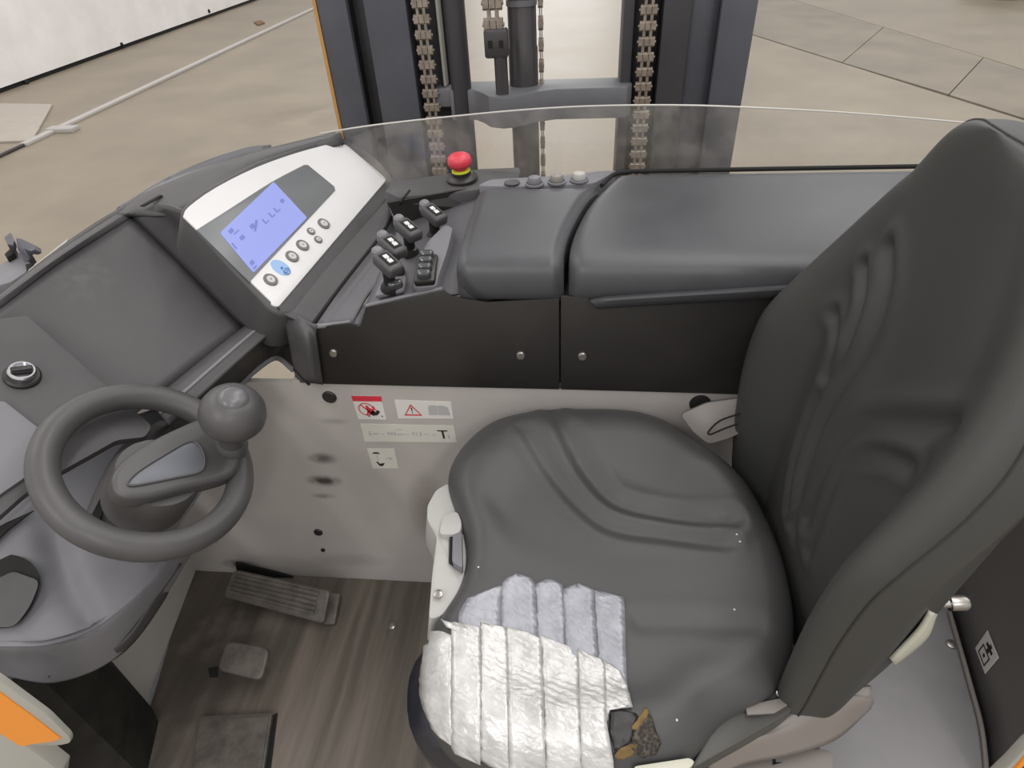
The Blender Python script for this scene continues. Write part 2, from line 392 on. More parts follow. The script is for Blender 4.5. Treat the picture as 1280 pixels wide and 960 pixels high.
# crossbar with a bay for the anchor
bar = [(-.34, MY+.07), (-.335, MY+.015), (-.27, MY+.01), (-.245, MY-.02), (-.225, MY-.055), (-.19, MY-.07), (-.155, MY-.06), (-.11, MY-.02), (-.06, MY+.0), (.115, MY+.0), (.13, MY+.03), (.125, MY+.1), (-.34, MY+.1)]
zb = W(720, 110, y=MY)[2]
box('bar_bracket', (-.345, MY+.045, zb-.02), (.06, .05, .045), M_bar, mast, bev=.003)
prism('crossbar', [(x, y, zb) for x, y in bar], .075, M_bar, mast, bev=.004)
lathe('lift_cylinder', [(.037, 0), (.037, .09), (.035, .094), (.035, .44)], (-.145, MY+.055, zb-.005), (0, 0, 1), M_rod, mast, k=32)
lathe('lift_cylinder', [(.036, -.6), (.036, 0)], (-.145, MY+.055, zb-.075), (0, 0, 1), M_rod, mast, k=32)
lathe('cylinder_rim', [(.0375, 0), (.0375, .012)], (-.145, MY+.055, W(655, 8, y=MY+.03)[2]), (0, 0, 1), M_bar, mast, k=32)
lathe('piston_rod', [(.024, 0), (.024, .5)], (-.145, MY+.055, zb+.40), (0, 0, 1), M_chrome, mast, k=24)
# centre chain anchor
zA = W(625, 60, y=MY-.03)[2]
lathe('anchor_rod', [(.016, 0), (.016, zA-zb+.01)], (-.192, MY-.035, zb), (0, 0, 1), M_rod, mast, k=18)
an = bm_box((-.2, MY-.035, zA+.012), (.056, .034, .062), bev=.006)
link('chain_anchor', an, M_rod, mast)
for k in (-1, 1): box('anchor_slot', (-.2+k*.013, MY-.0525, zA+.012), (.01, .002, .016), M_slot, mast)
# leaf chains
def plate_bm(bm, x, t, z, pitch, hw, hd):
    pts = []
    for a in range(8):
        an = math.pi/8+a*math.pi/4
        pts.append((x-t/2, hd*math.cos(an), z+pitch/2*(1 if math.sin(an) > 0 else -1)+hw*math.sin(an)))
    A = [bm.verts.new(p) for p in pts]; B = [bm.verts.new((p[0]+t, p[1], p[2])) for p in pts]
    bm.faces.new(A); bm.faces.new(B[::-1])
    for i in range(8): bm.faces.new((A[i], B[i], B[(i+1) % 8], A[(i+1) % 8]))
def link_mesh(n, width, pitch):
    bm = bmesh.new(); t = width/(n*1.9)
    for i in range(n): plate_bm(bm, (i-(n-1)/2)*width/n*1.0, t*1.7 if n == 3 else t*.8, 0, pitch*(.55 if n == 3 else .9), pitch*.42, pitch*(.52 if n == 3 else .36))
    if n == 3: bm_lathe([(pitch*.2, -width*.56), (pitch*.2, width*.56)], (0, 0, 0), (1, 0, 0), 8, bm)
    bmesh.ops.recalc_face_normals(bm, faces=bm.faces)
    me = bpy.data.meshes.new('chain_link'); bm.to_mesh(me); bm.free(); me.materials.append(M_chain)
    for p in me.polygons: p.use_smooth = False
    return me
def chain(x, y, z0, z1, width, pitch, label):
    c = bpy.data.objects.new('lift_chain', None); COL.objects.link(c); c.parent = mast
    c.location = Vector((x, y, z0))-worg(mast); c.empty_display_size = .02
    me3, me2 = link_mesh(3, width, pitch), link_mesh(2, width*.8, pitch)
    for k in range(int((z1-z0)/pitch)):
        o = bpy.data.objects.new('chain_link', me3 if k % 2 == 0 else me2); COL.objects.link(o); o.parent = c; o.location = (0, 0, k*pitch)
    c['label'] = label
chain(-.385, MY+.02, .55, 1.52, .040, .0168, 'oiled leaf chain in front of the left upright')
chain(.157, MY+.03, .55, 1.50, .040, .0168, 'oiled leaf chain in front of the right upright')
chain(-.205, MY-.033, zA+.05, 1.52, .046, .022, 'thick leaf chain above the centre anchor')
chain(-.100, MY+.07, .9, 1.50, .012, .024, 'thin chain running beside the lift cylinder')

# ================================================================== CAB FLOOR AND PANELS
FZ = .40; PY = .80
fl = thing('cab_floor', (-.4, .5, .1), 'brown-grey rubber floor mat of the cab, streaked with wear', 'floor mat')
prism('mat', [(-.875, PY, FZ), (.25, PY, FZ), (.25, .22, FZ), (-.74, .22, FZ), (-.80, .50, FZ)], .02, M_floor, fl, bev=.003)
prism('floor_frame', [(-.90, PY+.25, FZ-.02), (.9, PY+.25, FZ-.02), (.9, .2, FZ-.02), (-.9, .2, FZ-.02)], .22, M_steeld, fl)
lathe('screw', [(.008, 0), (.008, .003), (.004, .005), (0, .005)], W(490, 783, z=FZ), (0, 0, 1), M_screw, fl, k=12)
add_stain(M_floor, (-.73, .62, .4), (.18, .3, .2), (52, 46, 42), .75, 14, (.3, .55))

acc = thing('accelerator_pedal', W(345, 745, z=FZ), 'long ribbed grey pedal at the foot of the grey panel', 'pedal')
zt = .455
q = [W(292, 713, z=zt+.02), W(412, 739, z=zt+.015), W(404, 780, z=zt-.03), W(279, 746, z=zt-.02)]
prism('pedal_plate', rpoly(q, .008), .012, M_pedal, acc, bev=.002)
q = [np.array(a) for a in q]; nrm_ = np.cross(q[1]-q[0], q[3]-q[0]); nrm_ /= np.linalg.norm(nrm_); nrm_ *= np.sign(nrm_[2])
for k in range(5):
    t0, t1 = .1+k*.15, .19+k*.15
    a0, b0 = q[0]+(q[3]-q[0])*t0, q[1]+(q[2]-q[1])*t0; a1, b1 = q[0]+(q[3]-q[0])*t1, q[1]+(q[2]-q[1])*t1
    d = (b0-a0)
    prism('tread_rib', [p+nrm_*.003 for p in (a0+d*.04, b0-d*.1, b1-d*.1, a1+d*.04)], .004, M_pedal, acc, bev=.0008)
prism('heel_hinge', [p for p in (W(409, 740, z=FZ+.03), W(425, 742, z=FZ+.03), W(418, 780, z=FZ+.012), W(404, 780, z=FZ+.012))], .02, M_pedal, acc, bev=.002)
prism('backplate', [W(294, 704, y=.793), W(345, 716, y=.793), W(398, 731, y=.793), W(428, 742, y=.788), W(426, 748, y=.785), W(396, 741, y=.788), W(296, 716, y=.788)], .005, M_slot, acc)
brk = thing('brake_pedal', W(305, 840, z=FZ), 'small square dark pedal pad standing on the floor mat', 'pedal')
q = [W(283, 801, z=.475), W(337, 810, z=.475), W(326, 851, z=.455), W(271, 838, z=.455)]
prism('pedal_pad', rpoly(q, .014), .014, M_pedal, brk, bev=.003, seg=3)
c = sum(np.array(a) for a in q)/4
tube('pedal_stem', [(c[0], c[1], c[2]-.01), (c[0]-.01, c[1]+.02, FZ)], .012, M_steeld, brk)
prism('floor_slot', [W(260, 835, z=FZ+.002), W(272, 833, z=FZ+.002), W(272, 846, z=FZ+.002), W(262, 846, z=FZ+.002)], .002, M_slot, brk)
lp = thing('foot_plate', W(290, 930, z=FZ), 'wide flat dark foot plate with a black slot at the lower frame edge', 'pedal')
prism('plate', rpoly([W(250, 895, z=FZ+.012), W(340, 891, z=FZ+.012), W(326, 985, z=FZ+.012), W(236, 985, z=FZ+.012)], .005), .012, M_pedal, lp, bev=.002)
prism('slot', [W(341, 894, z=FZ+.002), W(347, 891, z=FZ+.002), W(338, 962, z=FZ+.002), W(330, 962, z=FZ+.002)], .002, M_slot, lp)
prism('rubber_insert', [W(286, 898, z=FZ+.0135), W(336, 896, z=FZ+.0135), W(323, 985, z=FZ+.0135), W(272, 985, z=FZ+.0135)], .002, M_pedal, lp)

# grey inner panel
gp = thing('grey_side_panel', (0, PY, FZ), 'light grey steel panel between the floor mat and the black console', 'panel')
ZP = .957
prism('panel_sheet', [(-.575, PY, FZ-.01), (.8, PY, FZ-.01), (.8, PY, ZP), (-.44, PY, ZP), (-.44, PY, ZP+.006), (-.475, PY, ZP+.006), (-.475, PY, ZP), (-.56, PY, ZP), (-.87, PY, ZP-.06), (-.87, PY, FZ-.01)], .012, M_grey, gp)
def plug(px, py, r, m=M_slot):
    p = W(px, py, y=PY)
    lathe('hole_plug', [(r, 0), (r, .002), (r*.85, .0035), (0, .003)], p, (0, -1, 0), m, gp, k=24)
plug(412, 496, .0125, M_blackg); plug(398, 665, .0095, M_blackg); plug(875, 504, .017)
plug(404, 687, .0048)
for c, r, am in (((403, 573), (.034, .02, .018), .8), ((405, 601), (.042, .02, .018), 1.0), ((404, 620), (.03, .02, .01), .5), ((418, 527), (.035, .02, .01), .3), ((300, 705), (.05, .03, .02), .8), ((440, 700), (.1, .02, .03), .25)):
    add_stain(M_grey, W(c[0], c[1], y=PY), r, (72, 62, 60), am, 40, (.25, .5))
add_stain(M_grey, W(540, 640, y=PY), (.05, .03, .12), (112, 96, 92), .6, 12, (.1, .4))
SY = PY-.0009
def S(px, py, d=0): return W(px, py, y=SY-d)
def sticker(name, quad, m, label):
    o = prism(name, [S(*p) for p in quad], .0009, m, gp); o['label'] = label; return o
def lerpq(quad, u, v):
    a, b, c, d = [np.array(S(*p, .0005)) for p in quad]
    return (a*(1-u)+b*u)*(1-v)+(d*(1-u)+c*u)*v
def mark(name, quad, uv, m, parent):
    return prism(name, [lerpq(quad, u, v) for u, v in uv], .0004, m, parent, smooth=False)
def rect(u0, v0, u1, v1): return [(u0, v0), (u1, v0), (u1, v1), (u0, v1)]
def disc(u, v, ru, rv, n=12): return [(u+ru*math.cos(2*math.pi*i/n), v+rv*math.sin(2*math.pi*i/n)) for i in range(n)]
def ring_mark(name, quad, u, v, ru, rv, w, m, parent, n=24):
    bm = bmesh.new(); A = []; B = []
    for i in range(n):
        a = 2*math.pi*i/n
        A.append(bm.verts.new(lerpq(quad, u+ru*math.cos(a), v+rv*math.sin(a)))); B.append(bm.verts.new(lerpq(quad, u+(ru-w)*math.cos(a), v+(rv-w*rv/ru)*math.sin(a))))
    for i in range(n): bm.faces.new((A[i], A[(i+1) % n], B[(i+1) % n], B[i]))
    return link(name, bm, m, parent)
Q1 = [(439, 495), (476, 495.5), (483, 524.5), (448, 524)]
s1 = sticker('warning_sticker', Q1, M_stk, 'white sticker with red header and crossed-out rider pictogram')
mark('header', Q1, rect(0, 0, 1, .22), M_redink, s1)
ring_mark('ban_ring', Q1, .38, .56, .27, .27, .035, M_redink, s1)
mark('ban_slash', Q1, [(.2, .38), (.24, .36), (.58, .74), (.54, .77)], M_redink, s1)
mark('rider_figure', Q1, [(.38, .42), (.46, .4), (.5, .5), (.6, .55), (.62, .7), (.5, .8), (.42, .75), (.36, .85), (.34, .8), (.4, .65)], M_redink, s1)
mark('truck_figure', Q1, [(.5, .74), (.6, .6), (.68, .68), (.76, .58), (.84, .66), (.78, .76), (.7, .82), (.55, .84)], M_ink, s1)
for u in (.42, .88): mark('figure_wheel', Q1, disc(u, .86, .025, .035), M_ink, s1)
mark('figure_arm', Q1, [(.62, .42), (.66, .42), (.72, .6), (.68, .62)], M_redink, s1)
Q2 = [(493, 500), (563.5, 502.5), (567, 523.5), (498, 523)]
s2 = sticker('caution_sticker', Q2, M_stk, 'white sticker with a red warning triangle and a pale open book')
tri = [(.12, .84), (.27, .2), (.45, .84)]
bm = bmesh.new(); ti = [(.155, .77), (.272, .31), (.41, .77)]
A = [bm.verts.new(lerpq(Q2, *p)) for p in tri]; B = [bm.verts.new(lerpq(Q2, *p)) for p in ti]
for i in range(3): bm.faces.new((A[i], A[(i+1) % 3], B[(i+1) % 3], B[i]))
link('triangle', bm, M_redink, s2)
mark('exclamation', Q2, [(.262, .4), (.288, .4), (.281, .62), (.27, .62)], M_ink, s2); mark('exclamation_dot', Q2, rect(.268, .66, .282, .72), M_ink, s2)
mark('book_page', Q2, [(.58, .3), (.64, .22), (.735, .24), (.735, .78), (.57, .8)], M_greyink, s2)
mark('book_page', Q2, [(.745, .24), (.84, .22), (.93, .32), (.95, .8), (.745, .78)], M_greyink, s2)
Q3 = [(450.5, 530), (567.5, 532.5), (571, 553), (456, 552)]
s3 = sticker('formula_sticker', Q3, M_stk2, 'long cream sticker with a row of faint figures ending in a bold T')
for u0, u1, v0, v1 in ((.07, .085, .4, .6), (.07, .1, .58, .62), (.11, .17, .5, .58), (.2, .23, .54, .57), (.27, .3, .45, .6), (.31, .33, .42, .62), (.34, .36, .42, .62), (.37, .43, .52, .6), (.43, .5, .54, .57), (.36, .44, .26, .3), (.54, .56, .4, .6), (.58, .59, .42, .62), (.62, .64, .4, .62), (.66, .72, .5, .54), (.75, .79, .54, .58)):
    mark('figure', Q3, rect(u0, v0, u1, v1), M_greyink, s3)
mark('letter_t', Q3, [(.81, .28), (.92, .28), (.92, .34), (.878, .35), (.882, .78), (.862, .78), (.855, .35), (.81, .33)], M_ink, s3)
mark('numeral', Q3, [(.905, .58), (.93, .56), (.935, .76), (.915, .78), (.918, .64)], M_greyink, s3)
Q4 = [(459, 561), (493, 561), (498, 585.5), (466, 585.5)]
s4 = sticker('seat_sticker', Q4, M_stk2, 'small cream sticker with a black seat pictogram and arrow')
mark('lamp_figure', Q4, [(.12, .24), (.22, .17), (.36, .18), (.42, .26)], M_ink, s4)
mark('figure_line', Q4, rect(.27, .3, .3, .62), M_greyink, s4)
mark('seat_figure', Q4, [(.2, .68), (.25, .64), (.32, .76), (.42, .74), (.52, .74), (.42, .88), (.3, .88)], M_ink, s4)
mark('arrow', Q4, [(.6, .47), (.75, .47), (.74, .4), (.86, .5), (.74, .6), (.75, .52), (.6, .52)], M_greyink, s4)

# black side panels of the console
bp = thing('console_side_panel', (-.2, PY-.004, ZP), 'matt black left panel of the console with two steel screws', 'panel')
YB = PY-.006
prism('panel_sheet', [W(400, 480, y=YB), W(392, 409, y=YB), W(438, 404, y=YB), W(450, 408, y=YB), W(457, 384, y=YB), W(553, 363, y=YB), W(566, 372, y=YB), W(610, 378, y=YB), W(699, 373, y=YB), W(699, 487, y=YB), W(560, 484, y=YB)], .004, M_blackg, bp, bev=.001)
bp2 = thing('rear_side_panel', (.2, PY-.004, ZP), 'matt black right panel of the console running behind the seat', 'panel')
prism('panel_sheet', [W(701, 487, y=YB), W(701, 370, y=YB), W(735, 372, y=YB), W(745, 383, y=YB), W(1060, 366, y=YB), W(1060, 497, y=YB)], .004, M_blackg, bp2, bev=.001)
for px, py, par in ((417, 441, bp), (651, 444, bp), (728, 445, bp2)):
    p = W(px, py, y=YB)
    s = lathe('screw', [(.0075, 0), (.0075, .002), (.006, .004), (.003, .0045), (0, .0035)], p, (0, -1, 0), M_screw, par, k=16)

# ================================================================== CONSOLE COVERS
ZA = 1.186
def pad(name, xl_f, xl_b, xr_f, xr_b, label, yb, drop=.062, seam=None, lx=0):
    t = thing(name, ((xl_f+xr_f)/2, .95, 1.1), label, 'console cover'); return t
def cover_mesh(name, left, right, par, m):
    """left/right: x at y stations front->back; rolls over the front edge"""
    ys = [.800, .792, .789, .793, .805, .83, .9, 1.0, 1.07, 1.125]; zs = [1.122, 1.135, 1.155, 1.172, 1.182, 1.187, 1.189, 1.189, 1.187, 1.180]
    n = 30; G = []
    for y, z in zip(ys, zs):
        t = (y-.79)/.335; xl = np.interp(t, [0, .2, .5, 1], left); xr = np.interp(t, [0, .2, .35, .6, .85, 1], right)
        row = []
        for k in range(n+1):
            u = k/n
            e = min(u, 1-u)*(xr-xl); dz = 0
            if e < .02: dz = -.014*(1-e/.02)**2
            row.append((xl+(xr-xl)*u, y + (.006*(1-min(1, u*(xr-xl)/.05))**2 if y < .82 else 0), z+dz + .003*math.sin(math.pi*u)))
        G.append(row)
    return G
def grid_obj(name, G, m, par, thick=.01):
    bm = bmesh.new(); vs = [[bm.verts.new(p) for p in r] for r in G]
    for a, b in zip(vs, vs[1:]):
        for i in range(len(a)-1): bm.faces.new((a[i], a[i+1], b[i+1], b[i]))
    bm.normal_update()
    if sum(f.normal.z-f.normal.y for f in bm.faces) < 0: bmesh.ops.reverse_faces(bm, faces=bm.faces)
    o = link(name, bm, m, par)
    md = o.modifiers.new('thickness', 'SOLIDIFY'); md.thickness = thick; md.offset = -1
    md = o.modifiers.new('smooth', 'SUBSURF'); md.levels = 1; md.render_levels = 1
    return o
cf = thing('front_armrest_cover', (-.1, .95, 1.12), 'short black moulded armrest cover behind the levers, left of the curved seam', 'armrest')
def xs(px, py): return W(px, py, z=1.188)[0]
seam_px = [(722, 352), (708, 325), (707, 310), (714, 285), (735, 248), (770, 215)]
sx = [(-.0+W(px, py, z=1.188)[1], W(px, py, z=1.188)[0]) for px, py in seam_px[1:]]
sy_, sx_ = [a for a, b in sx], [b for a, b in sx]
def seam_x(y): return float(np.interp(y, sy_, sx_))
def cover(left_fn, right_fn, m, par, name='cover', ymax=1.125, cut=0):
    ys = [.803, .795, .790, .790, .795, .806, .83, .88, .95, 1.02, ymax-.03, ymax, ymax+.004]; zs = [1.120, 1.126, 1.138, 1.158, 1.174, 1.184, 1.189, 1.191, 1.191, 1.190, 1.190, 1.188, 1.16]
    G = []; n = 36
    for y, z in zip(ys, zs):
        xl, xr = left_fn(y)+(cut*max(0, (1.175-z)/.055)**2 if y < .82 else 0), right_fn(y); row = []
        for k in range(n+1):
            u = .5-.5*math.cos(math.pi*k/n); x = xl+(xr-xl)*u; e = min(x-xl, xr-x); f = max(0, 1-e/.018)
            row.append((x, y+(.012*f*f if y < .81 else 0), z-.012*f*f))
        row = [(row[0][0]-.001, row[0][1], min(row[0][2], 1.12)-.01)]+row+[(row[-1][0]+.001, row[-1][1], min(row[-1][2], 1.12)-.01)]
        G.append(row)
    return grid_obj(name, G, m, par)
cover(lambda y: -.175+max(0, (.83-y))*.9*0-.0*y, lambda y: seam_x(max(y, .79))-.0035, M_pad, cf, ymax=1.075, cut=.045)
cb = thing('rear_armrest_cover', (.35, .95, 1.12), 'long black moulded armrest cover reaching behind the backrest, right of the curved seam', 'armrest')
cover(lambda y: seam_x(max(y, .79))+.0035, lambda y: .78, M_pad, cb, ymax=1.134)
# ledge strip below the rear cover and its upright back lip
loft('grip_ledge', [[W(742, 371, y=.80), W(790, 366, y=.80), W(1100, 347, y=.80)], [W(737, 376, y=.785), W(790, 371, y=.780), W(1100, 352, y=.780)], [W(744, 384, y=.785), W(790, 380, y=.782), W(1100, 361, y=.782)], [W(748, 387, y=.795), W(790, 384, y=.795), W(1100, 366, y=.795)]], M_pad, cb, nu=20, nv=10, thick=.003)
tube('back_lip', cr([W(752, 232, z=1.186), W(766, 219, z=1.186), W(785, 215, z=1.187), W(830, 213.5, z=1.187), W(1200, 207, z=1.187)], 30), .004, M_slot, cb)

# console body below the covers (hidden carcass) and switch strip
body = thing('side_console', (0, .97, ZP), 'black side console under the armrest covers with three push switches on its rear ledge', 'console')
prism('carcass', [(-.17, .815, 1.10), (.77, .815, 1.10), (.77, 1.12, 1.10), (.08, 1.12, 1.10), (-.17, 1.065, 1.10)], 0, M_black, body, vec=(0, 0, -.145))
st = rpoly([W(596, 232, z=1.182), W(612, 224, z=1.182), W(700, 219, z=1.182), W(752, 213, z=1.182), W(772, 213, z=1.182), W(742, 229, z=1.182), W(700, 231, z=1.182), W(640, 233, z=1.182)], .01)
strip = prism('switch_strip', st, .085, M_dash2, body, bev=.002)
sb = None
for px, py, mm in ((668, 226, M_dash2), (696, 223.5, M_trim2), (724, 221, M_trim)):
    p = W(px, py, z=1.190)
    lathe('switch_well', [(.0165, 0), (.0165, .003), (.0145, .004), (.013, .002), (0, .002)], p-np.array([0, 0, .007]), (0, 0, 1), M_dash2, body, k=24)
    lathe('push_switch', [(.012, 0), (.012, .006), (.01, .010), (.005, .0115), (0, .012)], p-np.array([0, 0, .003]), (0, 0, 1), mm, body, k=24)
lathe('switch_well', [(.014, 0), (.014, .002), (.012, .003), (0, .001)], W(640, 229, z=1.184), (0, 0, 1), M_dash, body, k=24)
# deck ahead of the covers, left part, that carries the stop button
dk = [W(480, 238, z=1.165), W(490, 226, z=1.165), W(545, 218, z=1.165), W(600, 210, z=1.165), W(650, 208, z=1.165), W(650, 226, z=1.165), W(598, 236, z=1.165), W(497, 246, z=1.165)]
prism('rear_deck', dk, .05, M_dash, body, bev=.006)

# ---- emergency stop
ep = W(578, 224, z=1.168)
es = thing('emergency_stop', ep, 'red mushroom stop button on a yellow collar beside the clear shield', 'button')
ax = (W(571, 203, z=1.21)-ep); ax = np.array([-.05, -.06, 1.0])
lathe('base', [(.030, 0), (.030, .004), (.026, .008), (.018, .010), (.018, .016)], ep, ax, M_blackg, es)
lathe('yellow_collar', [(.0165, .010), (.0175, .012), (.0175, .018), (.0165, .020), (.012, .020)], ep, ax, M_yellow, es)
lathe('red_cap', [(.012, .020), (.012, .024), (.020, .027), (.0225, .031), (.0225, .038), (.021, .043), (.016, .047), (.008, .049), (0, .0495)], ep, ax, M_red, es, ang=80)

# ---- lever console
lc = thing('lever_console', (-.3, .95, 1.08), 'black moulded lever pod between the display and the front armrest cover', 'console')
# left gutter and floor of the pod
loft('gutter', [[W(394, 407, z=1.075), W(430, 352, z=1.09), W(480, 290, z=1.10), W(495, 262, z=1.11)],
                [W(410, 405, z=1.072), W(446, 357, z=1.08), W(494, 292, z=1.09), W(505, 265, z=1.10)],
                [W(440, 403, z=1.074), W(464, 362, z=1.085), W(505, 320, z=1.09), W(520, 268, z=1.10)]], M_pod, lc, nu=20, nv=12)
loft('pod_floor', [[W(457, 384, z=1.098), W(474, 340, z=1.105), W(492, 300, z=1.11), W(505, 262, z=1.12)],
                   [W(505, 374, z=1.110), W(515, 335, z=1.115), W(530, 300, z=1.12), W(545, 262, z=1.13)],
                   [W(580, 366, z=1.122), W(588, 330, z=1.135), W(602, 290, z=1.145), W(618, 240, z=1.155)]], M_pod, lc, nu=20, nv=14)
loft('pod_step', [[W(440, 403, z=1.072), W(445, 392, z=1.074), W(450, 380, z=1.076)], [W(448, 408, z=1.072), W(451, 396, z=1.075), W(456, 380, z=1.08)], [W(457, 385, z=1.098), W(463, 368, z=1.10), W(470, 352, z=1.104)]], M_pod, lc, nu=8, nv=8)
prism('pod_back_wall', [W(484, 254, z=1.165), W(600, 233, z=1.165), W(588, 262, z=1.13), W(500, 285, z=1.11)], .006, M_blackg, lc)
prism('gutter_lip', [W(484, 250, z=1.145), W(489, 248, z=1.145), W(505, 280, z=1.11), W(499, 284, z=1.11)], .006, M_dash2, lc, bev=.001)
tube('front_edge', [W(395, 408, z=1.076), W(425, 405, z=1.076), W(438, 403, z=1.076)], .004, M_dash2, lc)
tube('front_edge', [W(458, 383, z=1.099), W(505, 372, z=1.112), W(554, 361, z=1.126)], .004, M_dash2, lc)
tube('cable', cr([W(498, 275, z=1.12), W(498, 262, z=1.14), W(503, 250, z=1.17), W(512, 238, z=1.175)], 12), .0022, M_slot, lc)
# raised slotted island right of the levers
isl = rpoly([W(516, 360, z=1.13), W(520, 330, z=1.135), W(534, 302, z=1.145), W(556, 280, z=1.155), W(566, 284, z=1.155), W(560, 310, z=1.148), W(548, 345, z=1.137), W(546, 358, z=1.132)], .01)
prism('island', isl, .03, M_dash2, lc, bev=.003)
# four mini levers
def lever_parts(tip, par):
    # cap long axis runs down-right in the photograph: +x, -y
    a = np.array([.72, -.62, -.30]); a /= np.linalg.norm(a); b = np.cross([0, 0, 1.], a); b /= np.linalg.norm(b); c = np.cross(a, b)
    R = Matrix([[a[0], b[0], c[0]], [a[1], b[1], c[1]], [a[2], b[2], c[2]]])
    link('lever_cap', bm_box(tip-c*.008, (.047, .028, .020), R, .006, 3), M_dash, par)
    lathe('lever_nose', [(.008, -.004), (.0095, .0), (.0095, .012), (.006, .016), (0, .017)], tip-a*.026-c*.012, c, M_dash2, par, k=14)
    link('symbol_frame', bm_box(tip+c*.0018, (.029, .0165, .002), R, .0008, 1), M_slot, par)
    for k in (-1, 1): link('symbol', bm_box(tip+c*.003+a*k*.0055, (.008, .0075, .001), R), M_sym, par)
    link('symbol_bar', bm_box(tip+c*.003, (.006, .0035, .001), R), M_sym, par)
    tube('lever_stem', [tip-c*.012, tip-c*.035+a*.004, tip-c*.055+a*.008], [.010, .009, .011], M_slot, par)
    bmx = bm_lathe([(.016, 0), (.0155, .004), (.013, .009), (.011, .014)], tip-c*.052+a*.008, c, 16); link('gaiter', bmx, M_blackg, par)
lv0 = None
G4 = 'mini levers on the lever pod'
labs = ['black mini lever at the top of the row, closest to the red stop button', 'black mini lever second from the top of the row, next to the display corner', 'black mini lever third from the top of the row, just above the lowest one', 'black mini lever at the bottom of the row, above the small toggle']
for k, (px, py) in enumerate(((543, 264), (511, 283), (491, 304), (485, 325))):
    tip = np.array(W(px, py, z=1.168)); base = tip-np.array([0, 0, .05])
    if k == 0:
        lv0 = thing('control_lever', base, labs[0], 'lever', G4); lever_parts(tip, lv0); lv0_parts = list(lv0.children)
    else:
        c = copy(lv0, None, V(base)); c['label'] = labs[k]
        for ch in lv0_parts: copy(ch, c)
# glossy rocker and toggle
rk = thing('rocker_switch', W(532, 345, z=1.135), 'glossy ribbed rocker switch on the island beside the levers', 'switch')
a, b = W(535, 318, z=1.148), W(530, 352, z=1.140); ax = (a-b); ln = np.linalg.norm(ax); ax /= ln; bx = np.cross(ax, [0, 0, 1.]); bx /= np.linalg.norm(bx); cx = np.cross(bx, ax)
R3 = Matrix([[ax[0], bx[0], cx[0]], [ax[1], bx[1], cx[1]], [ax[2], bx[2], cx[2]]])
link('frame', bm_box((a+b)/2-cx*.004, (ln*1.0, .032, .012), R3, .004), M_blackg, rk)
for k in range(4): link('rib', bm_box((a+b)/2+ax*(k-1.5)*ln*.24+cx*.006, (ln*.17, .022, .015), R3, .005, 3), M_gloss, rk)
tg = thing('toggle_switch', W(488, 357, z=1.11), 'small toggle on a square plate at the front of the lever pod', 'switch')
prism('plate', rpoly([W(468, 370, z=1.112), W(478, 347, z=1.114), W(508, 344, z=1.124), W(504, 362, z=1.120)], .006), .006, M_dash2, tg, bev=.001)
p = W(494, 356, z=1.125); link('paddle', bm_box(p, (.024, .014, .014), Matrix.Rotation(.5, 3, 'Z'), .005, 3), M_gloss, tg)

# ---- clear shield
sh = thing('clear_shield', (-.1, 1.2, 1.15), 'dusty clear plastic shield standing behind the console in front of the mast', 'shield')
top = [W(400, 167, y=1.31), W(470, 156, y=1.28), W(590, 143, y=1.235), W(680, 135.5, y=1.21), W(760, 132, y=1.20), W(850, 131.5, y=1.20), W(930, 134, y=1.20), W(1060, 141, y=1.20), W(1240, 156, y=1.20)]
top = cr(top, 40)
bot = [(x, y-.02, 1.10) for x, y, z in top]
bm = bmesh.new(); A = [bm.verts.new(p) for p in top]; B = [bm.verts.new(p) for p in bot]
for i in range(39): bm.faces.new((A[i], A[i+1], B[i+1], B[i]))
link('shield_sheet', bm, M_glass, sh)
M_gedge = mat('shield_edge', (196, 192, 186), .3)
tube('shield_edge', top, .0017, M_gedge, sh, k=6)

# ================================================================== DASHBOARD AND DISPLAY
A_, B_, T_ = np.array(W(345, 382, z=1.10)), np.array(W(483, 228, z=1.125)), np.array(W(230, 268, z=1.225))
DN = np.cross(B_-A_, T_-A_); DN /= np.linalg.norm(DN); DN = DN*np.sign(DN[2])
def D(px, py, h=0): return WP(px, py, A_+DN*h, DN)
dp = thing('instrument_display', D(345, 290, -.1), 'pale instrument panel with a lit blue screen and round keys on the dashboard corner', 'display')
hs = rpoly([D(222, 262), D(250, 238), D(320, 200), D(375, 182), D(425, 168), D(470, 195), D(497, 228), D(488, 246), D(440, 310), D(396, 372), D(380, 392), D(345, 394), D(285, 330)], .02)
prism('housing', hs, 0, M_dash, dp, bev=.008, seg=3, vec=-DN*.07+np.array([0, 0, -.02]))
arc = [D(229, 270, .003), D(236, 258, .003), D(270, 234, .003), D(320, 209, .003), D(370, 191, .003), D(418, 178, .003)]
bz = list(cr(arc, 16))+rpoly([D(430, 178, .003), D(484, 224, .003), D(348, 384, .003), D(338, 380, .003)], .012, 4)[0:16]
prism('bezel', bz, .004, M_bezel, dp, bev=.0012)
w_arc = [D(246, 287, .0042), D(290, 259, .0042), D(340, 227, .0042), D(380, 206, .0042)]
wn = list(cr(w_arc, 10))+[D(385, 206, .0042), D(418, 233, .0042), D(419, 238, .0042), D(312, 352, .0042)]
prism('window', wn, .003, M_win, dp, bev=.0004)
lq = [(275, 291), (342, 227), (384, 272), (317, 341)]
lcd = prism('screen', [D(*p, .0052) for p in rpoly_px] if False else rpoly([D(*p, .0052) for p in lq], .004), .002, M_lcd, dp)
lcd['label'] = 'blue backlit screen with faint darker icons'
Lq = [np.array(D(*p, .0056)) for p in lq]
def LQ(u, v):  # u along the bottom (toward the top-right of the photo), v downwards
    a, b, c, d = Lq; return (a*(1-u)+b*u)*(1-v)+(d*(1-u)+c*u)*v
def icon(uv): prism('icon', [LQ(u, v) for u, v in uv], .0003, M_lcdmark, lcd, smooth=False)
